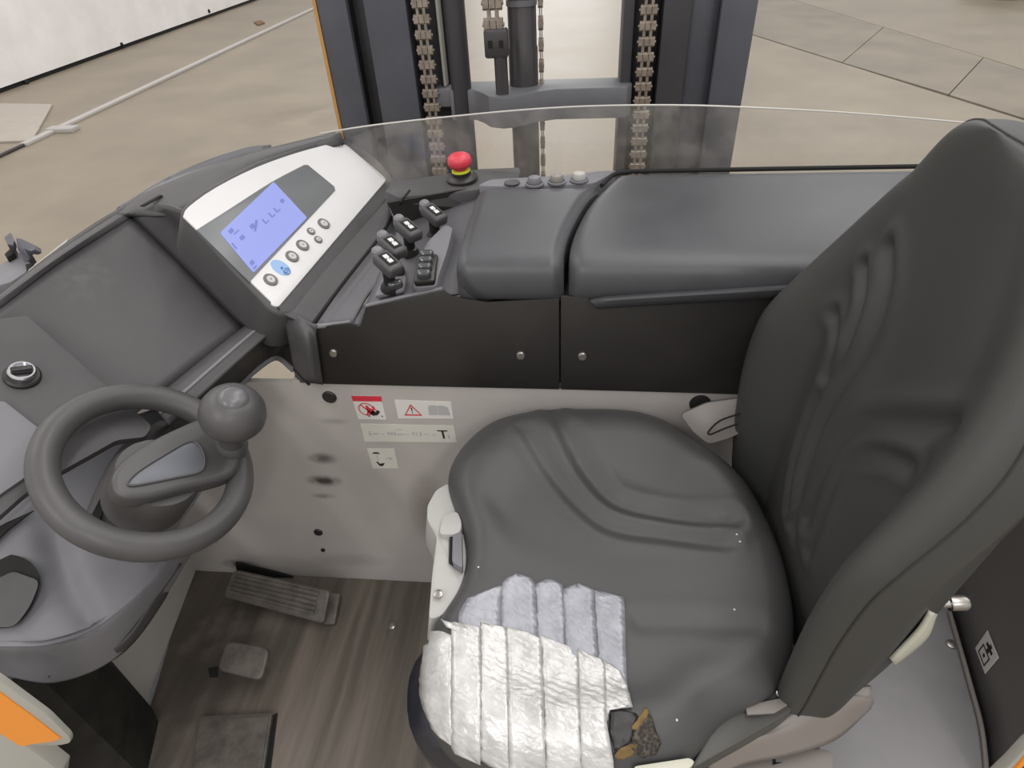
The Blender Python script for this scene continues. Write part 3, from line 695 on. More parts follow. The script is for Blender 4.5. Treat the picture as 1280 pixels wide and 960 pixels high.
for u, v in ((.12, .12), (.17, .36), (.36, .34)): icon(rect(u-.03, v-.04, u+.03, v+.04))
icon([(.33, .44), (.44, .30), (.47, .33), (.36, .46)])
for u, v in ((.54, .45), (.66, .45), (.76, .45)): icon([(u-.03, v-.07), (u-.012, v-.07), (u-.012, v+.03), (u+.04, v+.03), (u+.04, v+.05), (u-.03, v+.05)])
icon(disc(.9, .4, .03, .045)); icon(rect(.04, .8, .09, .88)); icon(rect(.03, .93, .08, .96)); icon(rect(.02, .30, .04, .44)); icon(rect(.12, .2, .2, .22))
kb = []
for px, py, r in ((338, 350, .0115), (365, 321, .0115), (378, 307, .0115), (388.5, 289.5, .0075), (397.5, 300, .0075), (404.5, 280, .0115)):
    p = D(px, py, .003)
    k_ = lathe('key', [(r, 0), (r, .0018), (r*.93, .0026), (r*.62, .0026), (r*.62, .0022), (0, .0024)], p, DN, M_btn, dp, k=24)
    lathe('key_face', [(r*.6, 0), (r*.58, .0009), (0, .001)], p+DN*.0023, DN, M_btnc, k_, k=20)
    prism('key_symbol', [p+DN*.0037+(Lq[1]-Lq[0])*a+(Lq[3]-Lq[0])*b for a, b in ((-.012, 0), (0, -.016), (.012, 0), (0, .016))], .0004, M_btn, k_)
e0, eu, ev = np.array(D(351, 334.5, .0034)), np.array(D(363, 342, .0034))-np.array(D(351, 334.5, .0034)), np.array(D(355, 328, .0034))-np.array(D(351, 334.5, .0034))
em = prism('emblem', [e0+eu*math.cos(t)*1.0+ev*math.sin(t) for t in np.linspace(0, 2*math.pi, 24, endpoint=False)], .0008, M_blue, dp)
em['label'] = 'oval pale blue emblem sticker'
for k in range(3):
    s = .35+.22*k
    bmx = bm_tube([e0+DN*.0006+eu*(.15+math.cos(t)*s)+ev*math.sin(t)*s*.8 for t in np.linspace(-1.1, 1.1, 8)], .0006, k=4); link('emblem_arc', bmx, M_blued, em)
prism('emblem_dot', [e0+DN*.0008+eu*(.1+.12*math.cos(t))+ev*.2*math.sin(t) for t in np.linspace(0, 6.28, 10, endpoint=False)], .0004, M_blued, em)

da = thing('dashboard', (-.75, .8, 1.0), 'charcoal moulded dashboard with a deep document tray left of the display', 'dashboard')
loft('tray', [[W(-40, 412, z=1.165), W(0, 386, z=1.165), W(80, 326, z=1.17), W(165, 272, z=1.175)],
              [W(20, 470, z=1.09), W(80, 430, z=1.10), W(150, 385, z=1.105), W(235, 335, z=1.11)],
              [W(130, 548, z=1.005), W(190, 500, z=1.01), W(245, 455, z=1.02), W(303, 409, z=1.035)]], M_dash, da, nu=24, nv=18)
loft('tray_wall', [[W(165, 272, z=1.175), W(235, 340, z=1.108), W(303, 409, z=1.035)],
                   [W(190, 258, z=1.20), W(265, 330, z=1.13), W(322, 398, z=1.06)],
                   [W(205, 256, z=1.215), W(285, 338, z=1.14), W(343, 392, z=1.085)],
                   [W(226, 262, z=1.218), W(296, 335, z=1.15), W(348, 388, z=1.095)]], M_black, da, nu=20, nv=16)
# outer rim of the cab
tp = [W(-40, 412, z=1.165), W(0, 386, z=1.165), W(80, 326, z=1.17), W(165, 272, z=1.175)]
om = [W(-40, 400, z=1.17), W(0, 372, z=1.175), W(72, 320, z=1.18), W(150, 268, z=1.185)]
oo = [W(-40, 398, z=1.15), W(0, 368, z=1.16), W(60, 321, z=1.165), W(136, 268, z=1.17)]
loft('outer_rim', [oo, om, tp], M_dash, da, nu=24, nv=9, thick=.004)
loft('outer_rim', [[oo[3], W(195, 234, z=1.185), W(300, 196, z=1.20), W(424, 165, z=1.21)],
                   [om[3], W(206, 236, z=1.205), W(308, 199, z=1.218), W(427, 168, z=1.22)],
                   [tp[3], W(232, 262, z=1.200), W(322, 214, z=1.206), W(430, 180, z=1.203)]], M_dash, da, nu=30, nv=9, thick=.004)
loft('outer_skirt', [[W(-40, 412, z=1.15), W(0, 376, z=1.16), W(60, 326, z=1.17), W(130, 276, z=1.18), W(200, 238, z=1.19), W(300, 197, z=1.20), W(420, 166, z=1.21)],
                     [W(-40, 412, z=1.15)-np.array([.02, 0, .2]), W(0, 376, z=1.16)-np.array([.02, 0, .2]), W(60, 326, z=1.17)-np.array([.02, 0, .2]), W(130, 276, z=1.18)-np.array([.02, 0, .2]), W(200, 238, z=1.19)-np.array([.0, 0, .2]), W(300, 197, z=1.20)-np.array([0, 0, .2]), W(420, 166, z=1.21)-np.array([0, 0, .2])]], M_dash, da, nu=40, nv=4, thick=.01)
loft('outer_skirt', [[p-np.array([.012, 0, .02]) for p in oo[:3]], [p-np.array([.03, 0, .40]) for p in oo[:3]], [p*np.array([1, 1, 0])+np.array([-.03, 0, .36]) for p in oo[:3]]], M_dash, da, nu=14, nv=8, thick=.012)
loft('rim_bulge', [[W(150, 262, z=1.17), W(190, 232, z=1.17), W(240, 208, z=1.17), W(290, 194, z=1.17), W(335, 187, z=1.18)],
                   [W(155, 262, z=1.185), W(195, 234, z=1.185), W(248, 212, z=1.185), W(300, 196, z=1.185), W(338, 189, z=1.185)],
                   [W(165, 266, z=1.17), W(205, 240, z=1.17), W(260, 216, z=1.17), W(310, 200, z=1.17), W(340, 192, z=1.18)]], M_dash2, da, nu=24, nv=8, thick=.02)
prism('rim_slot', [W(175, 257, z=1.203), W(200, 243, z=1.206), W(203, 244, z=1.206), W(180, 257, z=1.203)], .002, M_slot, da)
# lip on the driver side and the face falling away under it
lip_o = [W(210, 530, z=1.015), W(230, 512, z=1.02), W(292, 455, z=1.035), W(340, 412, z=1.05), W(362, 392, z=1.065)]
lip_i = [W(185, 505, z=1.01), W(190, 500, z=1.01), W(245, 455, z=1.02), W(303, 409, z=1.035), W(330, 394, z=1.06)]
lip_m = [(np.array(a)+np.array(b))/2+np.array([0, 0, .012]) for a, b in zip(lip_o, lip_i)]
loft('tray_lip', [lip_i, lip_m, lip_o], M_dash, da, nu=24, nv=10, thick=.006)
loft('lip_groove', [[np.array(p)*.62+np.array(q_)*.38+np.array([0, 0, .010]) for p, q_ in zip(lip_o, lip_i)], [np.array(p)*.75+np.array(q_)*.25+np.array([0, 0, .009]) for p, q_ in zip(lip_o, lip_i)]], M_dash2, da, nu=24, nv=3, thick=.002)
loft('under_face', [[W(210, 530, z=1.013), W(230, 512, z=1.018), W(292, 455, z=1.033), W(340, 412, z=1.048), W(362, 393, z=1.062), W(378, 392, z=1.07)],
                    [W(240, 520, z=.98), W(256, 500, z=.985), W(310, 455, z=1.0), W(345, 430, z=1.01), W(368, 424, z=1.02), W(384, 440, z=1.03)],
                    [W(275, 520, z=.95), W(285, 500, z=.955), W(318, 464, z=.965), W(345, 447, z=.975), W(366, 462, z=.98), W(385, 482, z=.97)]], M_blackg, da, nu=26, nv=14)
tube('arch_edge', cr([W(280, 506, z=.955), W(300, 482, z=.96), W(318, 464, z=.966), W(345, 447, z=.975), W(366, 462, z=.98)], 16), .005, M_dash2, da)
loft('corner_post', [[W(352, 393, z=1.075), W(360, 425, y=.81), W(370, 478, y=.81)],
                     [W(374, 395, z=1.083), W(381, 425, y=.776), W(388, 479, y=.778)],
                     [W(393, 408, y=.788), W(397, 430, y=.788), W(404, 481, y=.788)]], M_dash, da, nu=14, nv=16, thick=.006)
loft('display_side', [[D(348, 388, -.004), D(420, 312, -.004), D(490, 240, -.004)],
                      [W(368, 398, z=1.08), W(435, 325, z=1.09), W(487, 258, z=1.105)],
                      [W(393, 408, z=1.072), W(440, 345, z=1.082), W(488, 280, z=1.095), ]], M_dash, da, nu=18, nv=12, thick=.006)
tube('pod_seam', cr([W(391, 405, z=1.078), W(432, 350, z=1.09), W(482, 285, z=1.102), W(490, 258, z=1.115)], 20), .003, M_slot, da)
# key switch plate and grey plate left of the wheel
TA, TB, TC = np.array(W(0, 386, z=1.165)), np.array(W(165, 272, z=1.175)), np.array(W(303, 409, z=1.035))
TN = np.cross(TB-TA, TC-TA); TN /= np.linalg.norm(TN); TN *= np.sign(TN[2])
def TP(px, py, h=0): return WP(px, py, TA+TN*h, TN)
prism('switch_plate', rpoly([TP(x, y, .006) for x, y in ((-40, 402), (0, 398), (34, 394), (190, 532), (182, 546), (146, 550), (71, 592), (30, 618), (-40, 680))], .006), .012, M_dash, da, bev=.003)
add_stain(M_dash, TP(105, 345), (.06, .06, .04), (124, 120, 122), .2, 70, (.42, .7))
prism('white_corner', [W(-40, 400, z=1.158), W(0, 390, z=1.150), W(30, 394, z=1.135), W(0, 416, z=1.135), W(-40, 440, z=1.135)], .01, M_dash2, da, bev=.002)
prism('grey_plate', rpoly([TP(x, y, .012) for x, y in ((-40, 512), (4, 500), (70, 552), (38, 592), (0, 618), (-40, 650))], .006), .008, M_dash2, da, bev=.002)
kc = TP(28, 471, .006)
KN = TN
ks = thing('key_switch', kc, 'round chrome ignition switch on the dashboard plate left of the steering wheel', 'switch')
lathe('ring', [(.021, -.012), (.021, .004), (.019, .006)], kc, KN, M_blackg, ks)
lathe('chrome_barrel', [(.016, .004), (.016, .013), (.0145, .015), (.0125, .015), (.0125, .012), (0, .012)], kc, KN, M_chrome, ks)
u = np.array(TP(36, 466))-np.array(TP(18, 468)); u /= np.linalg.norm(u); w = np.cross(KN, u); w /= np.linalg.norm(w); u = np.cross(w, KN)
R4 = Matrix([[u[0], w[0], KN[0]], [u[1], w[1], KN[1]], [u[2], w[2], KN[2]]])
link('key_bar', bm_box(kc+KN*.016, (.024, .008, .008), R4, .002), M_blackg, ks)

# ================================================================== STEERING
sk = thing('steering_console', (-.75, .5, .75), 'grey moulded steering pod with a cup hollow, carrying the charcoal spinner-knob steering wheel', 'steering console')
r0 = [W(-60, 640, z=.96), W(0, 605, z=.96), W(60, 570, z=.96), W(140, 530, z=.955), W(215, 505, z=.94), W(250, 505, z=.92)]
r1 = [W(-60, 730, z=.92), W(0, 715, z=.92), W(60, 690, z=.92), W(140, 645, z=.915), W(215, 600, z=.905), W(262, 590, z=.88)]
r2 = [W(-60, 800, z=.895), W(0, 797, z=.895), W(60, 793, z=.895), W(120, 768, z=.892), W(180, 716, z=.885), W(222, 660, z=.87)]
r3 = [W(-60, 812, z=.888), W(0, 810, z=.888), W(64, 806, z=.888), W(130, 780, z=.885), W(190, 728, z=.878), W(230, 672, z=.862)]
r4 = [W(-60, 828, z=.85), W(0, 826, z=.85), W(70, 828, z=.85), W(140, 800, z=.85), W(202, 738, z=.845), W(236, 684, z=.84)]
r5 = [W(-60, 845, z=.81), W(0, 845, z=.81), W(72, 853, z=.81), W(150, 818, z=.81), W(209, 742, z=.81), W(238, 695, z=.81)]
pod = loft('pod_shell', [r0, r1, r2, r3, r4, r5], M_dash2, sk, nu=80, nv=70, thick=.006)
loft('lower_band', [[p for p in [W(60, 846, z=.825), W(150, 806, z=.832), W(195, 748, z=.845), W(228, 705, z=.84)]], [W(60, 853, z=.808), W(150, 820, z=.806), W(206, 750, z=.806), W(214, 722, z=.806)]], M_black, sk, nu=20, nv=4, thick=.004)
# raised swoosh
ch = np.array([W(x, y, z=zz) for x, y, zz in ((66, 668, .92), (72, 700, .918), (84, 735, .91), (104, 765, .898))])[:, :2]
ch = cr([tuple(p)+(0,) for p in ch], 24)[:, :2]
for v in pod.data.vertices:
    w_ = np.array(v.co)+np.array(worg(pod)); d_ = seg_dist(w_[:2], ch)
    if w_[2] > .87: v.co.z -= .011*math.exp(-(d_/.017)**2)
# cup hollow laid on flat: black sheet paints its inner shade, paler floor above
cupo = rpoly([W(-40, 700, z=.926), W(0, 690, z=.926), W(36, 698, z=.925), W(52, 722, z=.922), W(40, 757, z=.913), W(18, 785, z=.904), W(-40, 785, z=.904)], .02)
prism('cup_shade', cupo, .001, M_slot, sk)
prism('cup_floor', rpoly([W(-40, 735, z=.925), W(0, 722, z=.926), W(16, 714, z=.927), W(50, 726, z=.925), W(38, 757, z=.916), W(18, 784, z=.908), W(-40, 784, z=.908)], .01), .001, M_dash, sk)
prism('crevice', [W(-20, 668, z=.945), W(8, 653, z=.946), W(42, 638, z=.945), W(10, 662, z=.942), W(-20, 690, z=.938)], .002, M_slot, sk)
tube('plate_seam', cr([W(-40, 672, z=.952), W(0, 640, z=.958), W(30, 612, z=.962)], 8), .003, M_slot, sk)
loft('column_shroud', [[W(100, 660, z=.93), W(120, 610, z=.945), W(150, 560, z=.955), W(200, 525, z=.955)], [W(118, 655, z=.945), W(135, 615, z=.96), W(165, 570, z=.97), W(215, 530, z=.965)], [W(128, 660, z=.93), W(142, 622, z=.94), W(165, 590, z=.945), W(215, 545, z=.94)]], M_dash, sk, nu=16, nv=10)
prism('shroud_gap', [W(112, 648, z=.955), W(136, 602, z=.965), W(142, 606, z=.962), W(122, 655, z=.95)], .003, M_slot, sk)

WC = np.array([-.5475, .5305, 1.03]); WR = .1135; TX = -.7927
WN = np.array([-TX, 0, 1.0]); WN /= np.linalg.norm(WN)
WU = np.array([WN[2], 0, -WN[0]]); WV = np.cross(WN, WU)
sw = bpy.data.objects.new('steering_wheel', None); sw.empty_display_size = .05; COL.objects.link(sw); sw.parent = sk
sw.location = V(WC)-worg(sk); ORIG[sw.name] = V(WC)
tube('rim', [WC+WR*(math.cos(t)*WU+math.sin(t)*WV) for t in np.linspace(0, 2*math.pi, 72, endpoint=False)], .0178, M_wheel, sw, closed=True, k=20)
def SWP(px, py, h): return WP(px, py, WC+WN*h, WN)
sp = [(139, 602), (142, 588), (158, 570), (190, 549), (225, 532), (258, 520), (282, 528), (296, 552), (302, 575), (293, 592), (262, 602), (225, 611), (190, 620), (160, 622), (145, 615)]
prism('spoke', [SWP(x, y, .022) for x, y in cr([p+(0,) for p in sp], 40, True)[:, :2]], .030, M_wheel, sw, bev=.008, seg=4)
ins = [(160, 603), (172, 590), (200, 572), (236, 552), (250, 558), (256, 575), (250, 590), (220, 597), (185, 604), (165, 607)]
prism('spoke_inlay', [SWP(x, y, .0228) for x, y in cr([p+(0,) for p in ins], 36, True)[:, :2]], .004, mat('inlay', (104, 106, 113), .42), sw, bev=.001)
rimb = cr([p+(0,) for p in ins], 36, True)[:, :2]
tube('inlay_rim', [SWP(x, y, .0236) for x, y in rimb], .0014, M_wheel, sw, closed=True, k=6)
hc = SWP(198, 592, 0)
lathe('hub', [(.052, -.066), (.053, -.06), (.055, -.01), (.05, .004)], hc, WN, M_wheel, sw, k=40)
lathe('column', [(.040, -.16), (.040, -.066)], hc, WN, M_blackg, sw, k=28)
kb0 = SWP(289, 562, .012); kt = np.array(W(292, 497, z=1.098))
ka = kt-kb0; kl = np.linalg.norm(ka)
R_ = .0425
lathe('spinner_knob', [(.019, 0), (.017, kl*.2), (.016, kl*.38), (.022, kl*.48), (R_*.86, kl*.56), (R_*.97, kl*.63), (R_, kl*.71), (R_*.96, kl*.81), (R_*.82, kl*.91), (R_*.60, kl*.975), (R_*.44, kl*1.0)], kb0, ka, M_wheel, sw, k=36, ang=70)
lathe('knob_cap', [(R_*.46, kl*.99), (R_*.42, kl*1.03), (R_*.25, kl*1.055), (0, kl*1.06)], kb0, ka, mat('knob_cap', (96, 95, 97), .3), sw, k=28, ang=70)
lathe('knob_collar', [(.022, -.004), (.022, kl*.12), (.018, kl*.18)], kb0, ka, M_wheel, sw, k=24)

# post and side wall under the steering pod
ps = prism('support_post', [tuple(W(190, 885, z=FZ)[:2])+(.79,), tuple(W(198, 903, z=FZ)[:2])+(.79,), tuple(W(182, 975, z=FZ)[:2])+(.79,), (-.80, .30, .79), (-1.0, .30, .79), (-1.0, .497, .79)], 0, M_rubber, None, vec=(0, 0, -.39))
tag(ps, 'scuffed black post standing on the cab floor under the steering pod', 'post')
iw = prism('inner_wall', [(-.86, PY, FZ), (-.805, .46, FZ), (-.805, .46, .82), (-.86, PY, .82)], .012, M_grey2)
tag(iw, 'narrow light grey wall plate between the black post and the floor mat', 'panel')

# grey bracket outside the rim at the far left
bk = thing('mirror_bracket', W(20, 350, z=1.10), 'grey metal clamp bracket outside the dashboard rim at the left', 'bracket')
zk = 1.12
prism('bracket_plate', [W(-20, 345, z=zk), W(-5, 333, z=zk), W(26, 314, z=zk), W(40, 330, z=zk), W(32, 340, z=zk), W(14, 352, z=zk), W(-20, 362, z=zk)], .03, M_dash2, bk, bev=.003)
prism('clamp_jaw', rpoly([W(20, 297, z=zk+.03), W(28, 299, z=zk+.03), W(43, 306, z=zk+.03), W(44, 312, z=zk+.03), W(38, 314, z=zk+.03), W(30, 311, z=zk+.03), W(38, 324, z=zk+.0), W(30, 328, z=zk+.0), W(22, 312, z=zk+.02)], .005), .012, M_steel, bk, bev=.002)
prism('clamp_arm', [W(5, 296, z=zk+.03), W(13, 290, z=zk+.03), W(18, 300, z=zk+.03), W(17, 309, z=zk+.02), W(9, 305, z=zk+.03)], .012, M_steel, bk, bev=.002)
prism('rubber_pad', [W(5, 317, z=zk+.01), W(17, 306, z=zk+.01), W(18, 316, z=zk+.01), W(8, 322, z=zk+.01)], .02, M_slot, bk, bev=.002)
prism('rubber_foot', [W(31, 330, z=zk+.004), W(42, 328, z=zk+.004), W(40, 335, z=zk+.002), W(33, 338, z=zk+.002)], .02, M_slot, bk, bev=.002)
b0 = np.array(W(14, 340, z=zk-.02)); tube('bracket_stay', [b0, b0+np.array([.03, -.01, -.02]), (-.815, b0[1]-.03, 1.10)], .012, M_steeld, bk)
ga = prism('grab_rail', [W(33, 342, z=1.160), W(36, 337, z=1.160), W(85, 298, z=1.166), W(83, 304, z=1.166)], .012, M_edge)
tag(ga, 'thin pale trim strip along the outside of the dashboard rim', 'trim strip')

# orange body edge at the lower left, and right
oe = thing('orange_body_panel', (-.62, .25, .5), 'orange painted body panel with a pale rim at the entry step, lower left', 'body panel')
yo = .25
def O(px, py, y=yo): return W(px, py, y=y)
prism('pale_rim', rpoly([O(-60, 815), O(0, 851), O(60, 895), O(87, 922), O(88, 929), O(74, 932), O(45, 932), O(0, 918), O(-60, 900)], .006), .006, M_edge, oe, bev=.0015)
prism('orange_face', [O(-60, 830, yo-.001), O(0, 866, yo-.001), O(40, 895, yo-.001), O(76, 923, yo-.001), O(66, 927, yo-.001), O(42, 930, yo-.001), O(26, 933, yo-.001), O(0, 917, yo-.001), O(-60, 898, yo-.001)], .003, M_orange, oe)
prism('lower_body', [O(-80, 890, yo+.004), O(0, 916, yo+.004), O(27, 930, yo+.004), O(52, 948, yo+.004), O(76, 966, yo+.004), O(60, 1100, yo+.004), O(-80, 1100, yo+.004)], .02, M_edge, oe, bev=.003)
oe2 = thing('orange_corner_panel', W(1276, 957, y=.25), 'sliver of orange body panel at the lower right corner', 'body panel')
prism('orange_face', [W(1273, 958, y=.25), W(1283, 945, y=.25), W(1310, 930, y=.25), (.40, .25, .40), (.385, .25, .40)], .01, M_orange, oe2, bev=.002)
prism('pale_rim', [W(1262, 957, y=.252), W(1283, 935, y=.252), W(1310, 915, y=.252), (.41, .252, .38), (.37, .252, .38)], .01, M_edge, oe2, bev=.002)

# ================================================================== SEAT
seat = thing('operator_seat', (.05, .53, FZ), 'black vinyl operator seat with silver tape patched over its torn front corner', 'seat')
OUT = [(558, 600, .90), (562, 575, .905), (580, 546, .915), (612, 520, .925), (652, 507, .935), (705, 503, .938), (770, 503, .938), (810, 508, .935), (842, 524, .925), (872, 545, .918), (905, 566, .912), (935, 595, .908), (960, 635, .905), (980, 680, .90), (992, 725, .895), (998, 775, .89), (990, 830, .885), (960, 868, .88), (920, 888, .875), (897, 908, .87), (878, 932, .87), (850, 952, .87), (790, 964, .87), (720, 970, .87), (650, 965, .87), (600, 952, .87), (560, 930, .87), (536, 900, .87), (526, 868, .872), (525, 830, .875), (531, 795, .88), (548, 763, .887), (568, 732, .893), (578, 705, .897), (581, 680, .90), (577, 655, .90), (566, 625, .90)]
NT = 200
oc = cr([W(x, y, z=z) for x, y, z in OUT], NT, True)
for _ in range(6): oc = np.stack([oc[:, 0], oc[:, 1], (np.roll(oc[:, 2], 3)+oc[:, 2]*2+np.roll(oc[:, 2], -3))/4], 1)
for _ in range(3): oc = (np.roll(oc, 1, 0)+oc*2+np.roll(oc, -1, 0))/4
cen = np.array(W(765, 715, z=.9)); cen[2] = .892
grooves = [([(690, 540), (712, 572), (738, 604), (770, 632), (830, 647), (912, 660)], .011, .008), ([(655, 560), (690, 600), (725, 636), (765, 662), (830, 672), (905, 684)], .010, .005),
           ([(800, 778), (870, 780), (945, 786)], .012, .0022)]
gw = [(np.array([W(x, y, z=.89)[:2] for x, y in cr([p+(0,) for p in pl], 20)[:, :2]]), d, w) for pl, w, d in grooves]
rings = [(.03, 0, 1)]+[(s, 0, 1) for s in np.linspace(.08, .86, 40)]+[(.90, 0, 1), (.935, 0, 1), (.96, 0, 1), (.98, 0, 1), (.993, 0, 1), (1.0, 0, 1)]
bm = bmesh.new(); rows = []
def top_z(s, zo, yrel):
    roll = .0
    if s > .84: q = (s-.84)/.16; roll = -.030*(1-math.sqrt(max(0, 1-q*q)))
    bol = .018*math.exp(-((s-.80)/.16)**2)*min(1, abs(yrel)/.18)
    return roll + bol
for s, _, _ in rings:
    row = []
    for k in range(NT):
        o = oc[k]; p = cen[:2]+(o[:2]-cen[:2])*s; z = cen[2]+(o[2]+.004-cen[2])*s**2+top_z(s, o[2], p[1]-cen[1])
        for P, d, w in gw:
            dd = seg_dist(p, P); z -= d*math.exp(-(dd/w)**2) - d*.45*math.exp(-((dd-2.0*w)/w)**2)
        row.append((p[0], p[1], z))
    rows.append(row)
for s, dz in ((.998, -.05), (.985, -.07), (.96, -.09)):
    rows.append([(cen[0]+(o[0]-cen[0])*s, cen[1]+(o[1]-cen[1])*s, o[2]+dz) for o in oc])
rv_ = [[bm.verts.new(p) for p in r] for r in rows]
cv = bm.verts.new((cen[0], cen[1], sum(p[2] for p in rows[0])/NT))
for k in range(NT): bm.faces.new((cv, rv_[0][k], rv_[0][(k+1) % NT]))
for a, b in zip(rv_, rv_[1:]):
    for k in range(NT): bm.faces.new((a[k], b[k], b[(k+1) % NT], a[(k+1) % NT]))
bm.faces.new(rv_[-1][::-1])
bmesh.ops.recalc_face_normals(bm, faces=bm.faces)
BV = BVHTree.FromBMesh(bm)
cush = link('cushion', bm, M_seat, seat, ang=80)
add_stain(M_seat, W(905, 670, z=.9), (.03, .06, .05), (120, 114, 106), .25, 60, (.45, .75))
for px, py in ((921, 668), (925, 677), (918, 762), (598, 709), (846, 900)):
    h = BV.ray_cast(V(CAMPOS), V(ray(px, py)))
    if h[0]: lathe('crumb', [(.0014, 0), (.0012, .0007), (0, .001)], np.array(h[0]), h[1], M_stk2, seat, k=8)
def drape(name, poly, m, lift, nr=16, ncol=6, parent=seat, thick=.0012):
    """a flat strip laid on the cushion: poly is its outline as seen, each point put down on the vinyl"""
    P = np.array(poly, float); y0, y1 = P[:, 1].min(), P[:, 1].max(); rows = []
    for y in np.linspace(y0+.3, y1-.3, nr):
        xs_ = []
        for a, b in zip(P, np.roll(P, -1, axis=0)):
            if (a[1]-y)*(b[1]-y) < 0 or a[1] == y: xs_.append(a[0]+(b[0]-a[0])*(y-a[1])/(b[1]-a[1]+1e-9))
        if len(xs_) < 2: continue
        rows.append([(x, y) for x in np.linspace(min(xs_), max(xs_), ncol)])
    bm = bmesh.new(); vr = []
    for r in rows:
        q = []
        for x, y in r:
            d = V(ray(x, y)); h = BV.ray_cast(V(CAMPOS), d)
            if h[0] is None:
                g = W(x, y, z=.85); h = BV.find_nearest(V(g))
            p = h[0]+h[1]*(lift+.0006*rng.normal())
            q.append(bm.verts.new(p))
        vr.append(q)
    for a, b in zip(vr, vr[1:]):
        for i in range(ncol-1): bm.faces.new((a[i], a[i+1], b[i+1], b[i]))
    bm.normal_update()
    if sum(f.normal.dot(V(CAMPOS)-f.calc_center_median()) for f in bm.faces) < 0: bmesh.ops.reverse_faces(bm, faces=bm.faces)
    o = link(name, bm, m, parent, ang=60); md = o.modifiers.new('thickness', 'SOLIDIFY'); md.thickness = thick; md.offset = 1
    return o
up = [[(574, 766), (584, 749), (611, 738), (627, 733), (628, 792), (600, 790), (572, 792)], [(627, 731), (632, 725), (646, 718), (660, 722), (669, 727), (673, 805), (627, 797)], [(668, 727), (685, 725), (699, 726), (705, 735), (709, 822), (672, 807)], [(703, 733), (722, 731), (742, 734), (749, 840), (708, 822)], [(741, 739), (780, 742), (784, 866), (748, 838)]]
for k, p in enumerate(up): drape('tape_strip', p, M_tape2, .0014+.0007*(k % 2))
lo = [[(531, 785), (550, 790), (566, 794), (569, 932), (545, 912), (528, 875), (525, 830)], [(565, 780), (601, 781), (603, 952), (568, 936)], [(600, 779), (634, 787), (639, 962), (602, 951)], [(633, 786), (677, 797), (683, 967), (638, 962)], [(676, 796), (724, 815), (728, 968), (682, 967)], [(722, 814), (756, 828), (758, 905), (766, 950), (766, 966), (727, 967)], [(754, 827), (776, 842), (784, 860), (791, 888), (780, 888), (766, 882), (758, 902), (756, 890)]]
for k, p in enumerate(lo): drape('tape_strip', p, M_tape, .0032+.0010*(k % 2), nr=26, ncol=8)
drape('tape_strip', [(554, 777), (562, 779), (578, 790), (574, 793), (562, 788)], M_tape, .005, nr=6, ncol=4)
M_mesh = mat('torn_backing', (84, 70, 52), .7)
def _mesh():
    nt = M_mesh.node_tree; N = nt.nodes; L = nt.links; b = N['Principled BSDF']
    v = N.new('ShaderNodeTexVoronoi'); v.inputs['Scale'].default_value = 260; g = N.new('ShaderNodeNewGeometry'); L.new(g.outputs['Position'], v.inputs['Vector'])
    r = N.new('ShaderNodeValToRGB'); r.color_ramp.elements[0].position = .42; r.color_ramp.elements[0].color = s2l((40, 35, 30))+(1,); r.color_ramp.elements[1].position = .85; r.color_ramp.elements[1].color = s2l((88, 78, 66))+(1,)
    L.new(v.outputs['Distance'], r.inputs[0]); L.new(r.outputs[0], b.inputs['Base Color'])
_mesh()
drape('torn_backing', [(790, 918), (806, 889), (815, 895), (820, 915), (826, 928), (818, 944), (800, 946), (788, 935)], M_mesh, .0012, nr=14, ncol=8)['label'] = 'exposed brown mesh backing in the torn vinyl'
drape('foam', [(766, 943), (775, 934), (790, 928), (794, 934), (790, 944), (772, 948)], M_foam, .0016, nr=8, ncol=6)['label'] = 'ochre foam showing through the torn vinyl'
drape('foam', [(789, 908), (795, 902), (806, 886), (812, 890), (806, 900), (796, 912), (790, 912)], M_foam, .002, nr=8, ncol=4)['label'] = 'ochre foam showing through the torn vinyl'
drape('torn_edge', [(762, 886), (780, 889), (800, 893), (796, 908), (790, 926), (768, 938), (761, 915)], M_blackg, .0006, nr=10, ncol=6)

# shell and pedestal under the cushion
sh_px = [(534, 790, .80), (517, 850, .79), (513, 890, .785), (520, 925, .78), (545, 960, .78), (620, 1000, .78)]
sl = [W(x, y, z=z) for x, y, z in sh_px]
base_o = [cen+(p-cen)*.94 for p in cr([W(x, y, z=z) for x, y, z in OUT], 60, True)]
bm = bmesh.new()
def shell_ring(f, z, dx): return [bm.verts.new((cen[0]+(p[0]-cen[0])*f+dx*max(0, (cen[0]-p[0])/.25), min(.782, cen[1]+(p[1]-cen[1])*f), z)) for p in base_o]
R1 = [shell_ring(1.03, .835, -.004), shell_ring(1.05, .80, -.035), shell_ring(1.03, .76, -.04), shell_ring(.9, .70, -.01), shell_ring(.8, .60, 0), shell_ring(.8, FZ, 0)]
for a, b in zip(R1, R1[1:]):
    for k in range(60): bm.faces.new((a[k], b[k], b[(k+1) % 60], a[(k+1) % 60]))
bm.faces.new(R1[0][::-1]); bm.faces.new(R1[-1]); bmesh.ops.recalc_face_normals(bm, faces=bm.faces)
link('seat_base', bm, mat('navy_black_base', (38, 38, 46), .3), seat, ang=60)
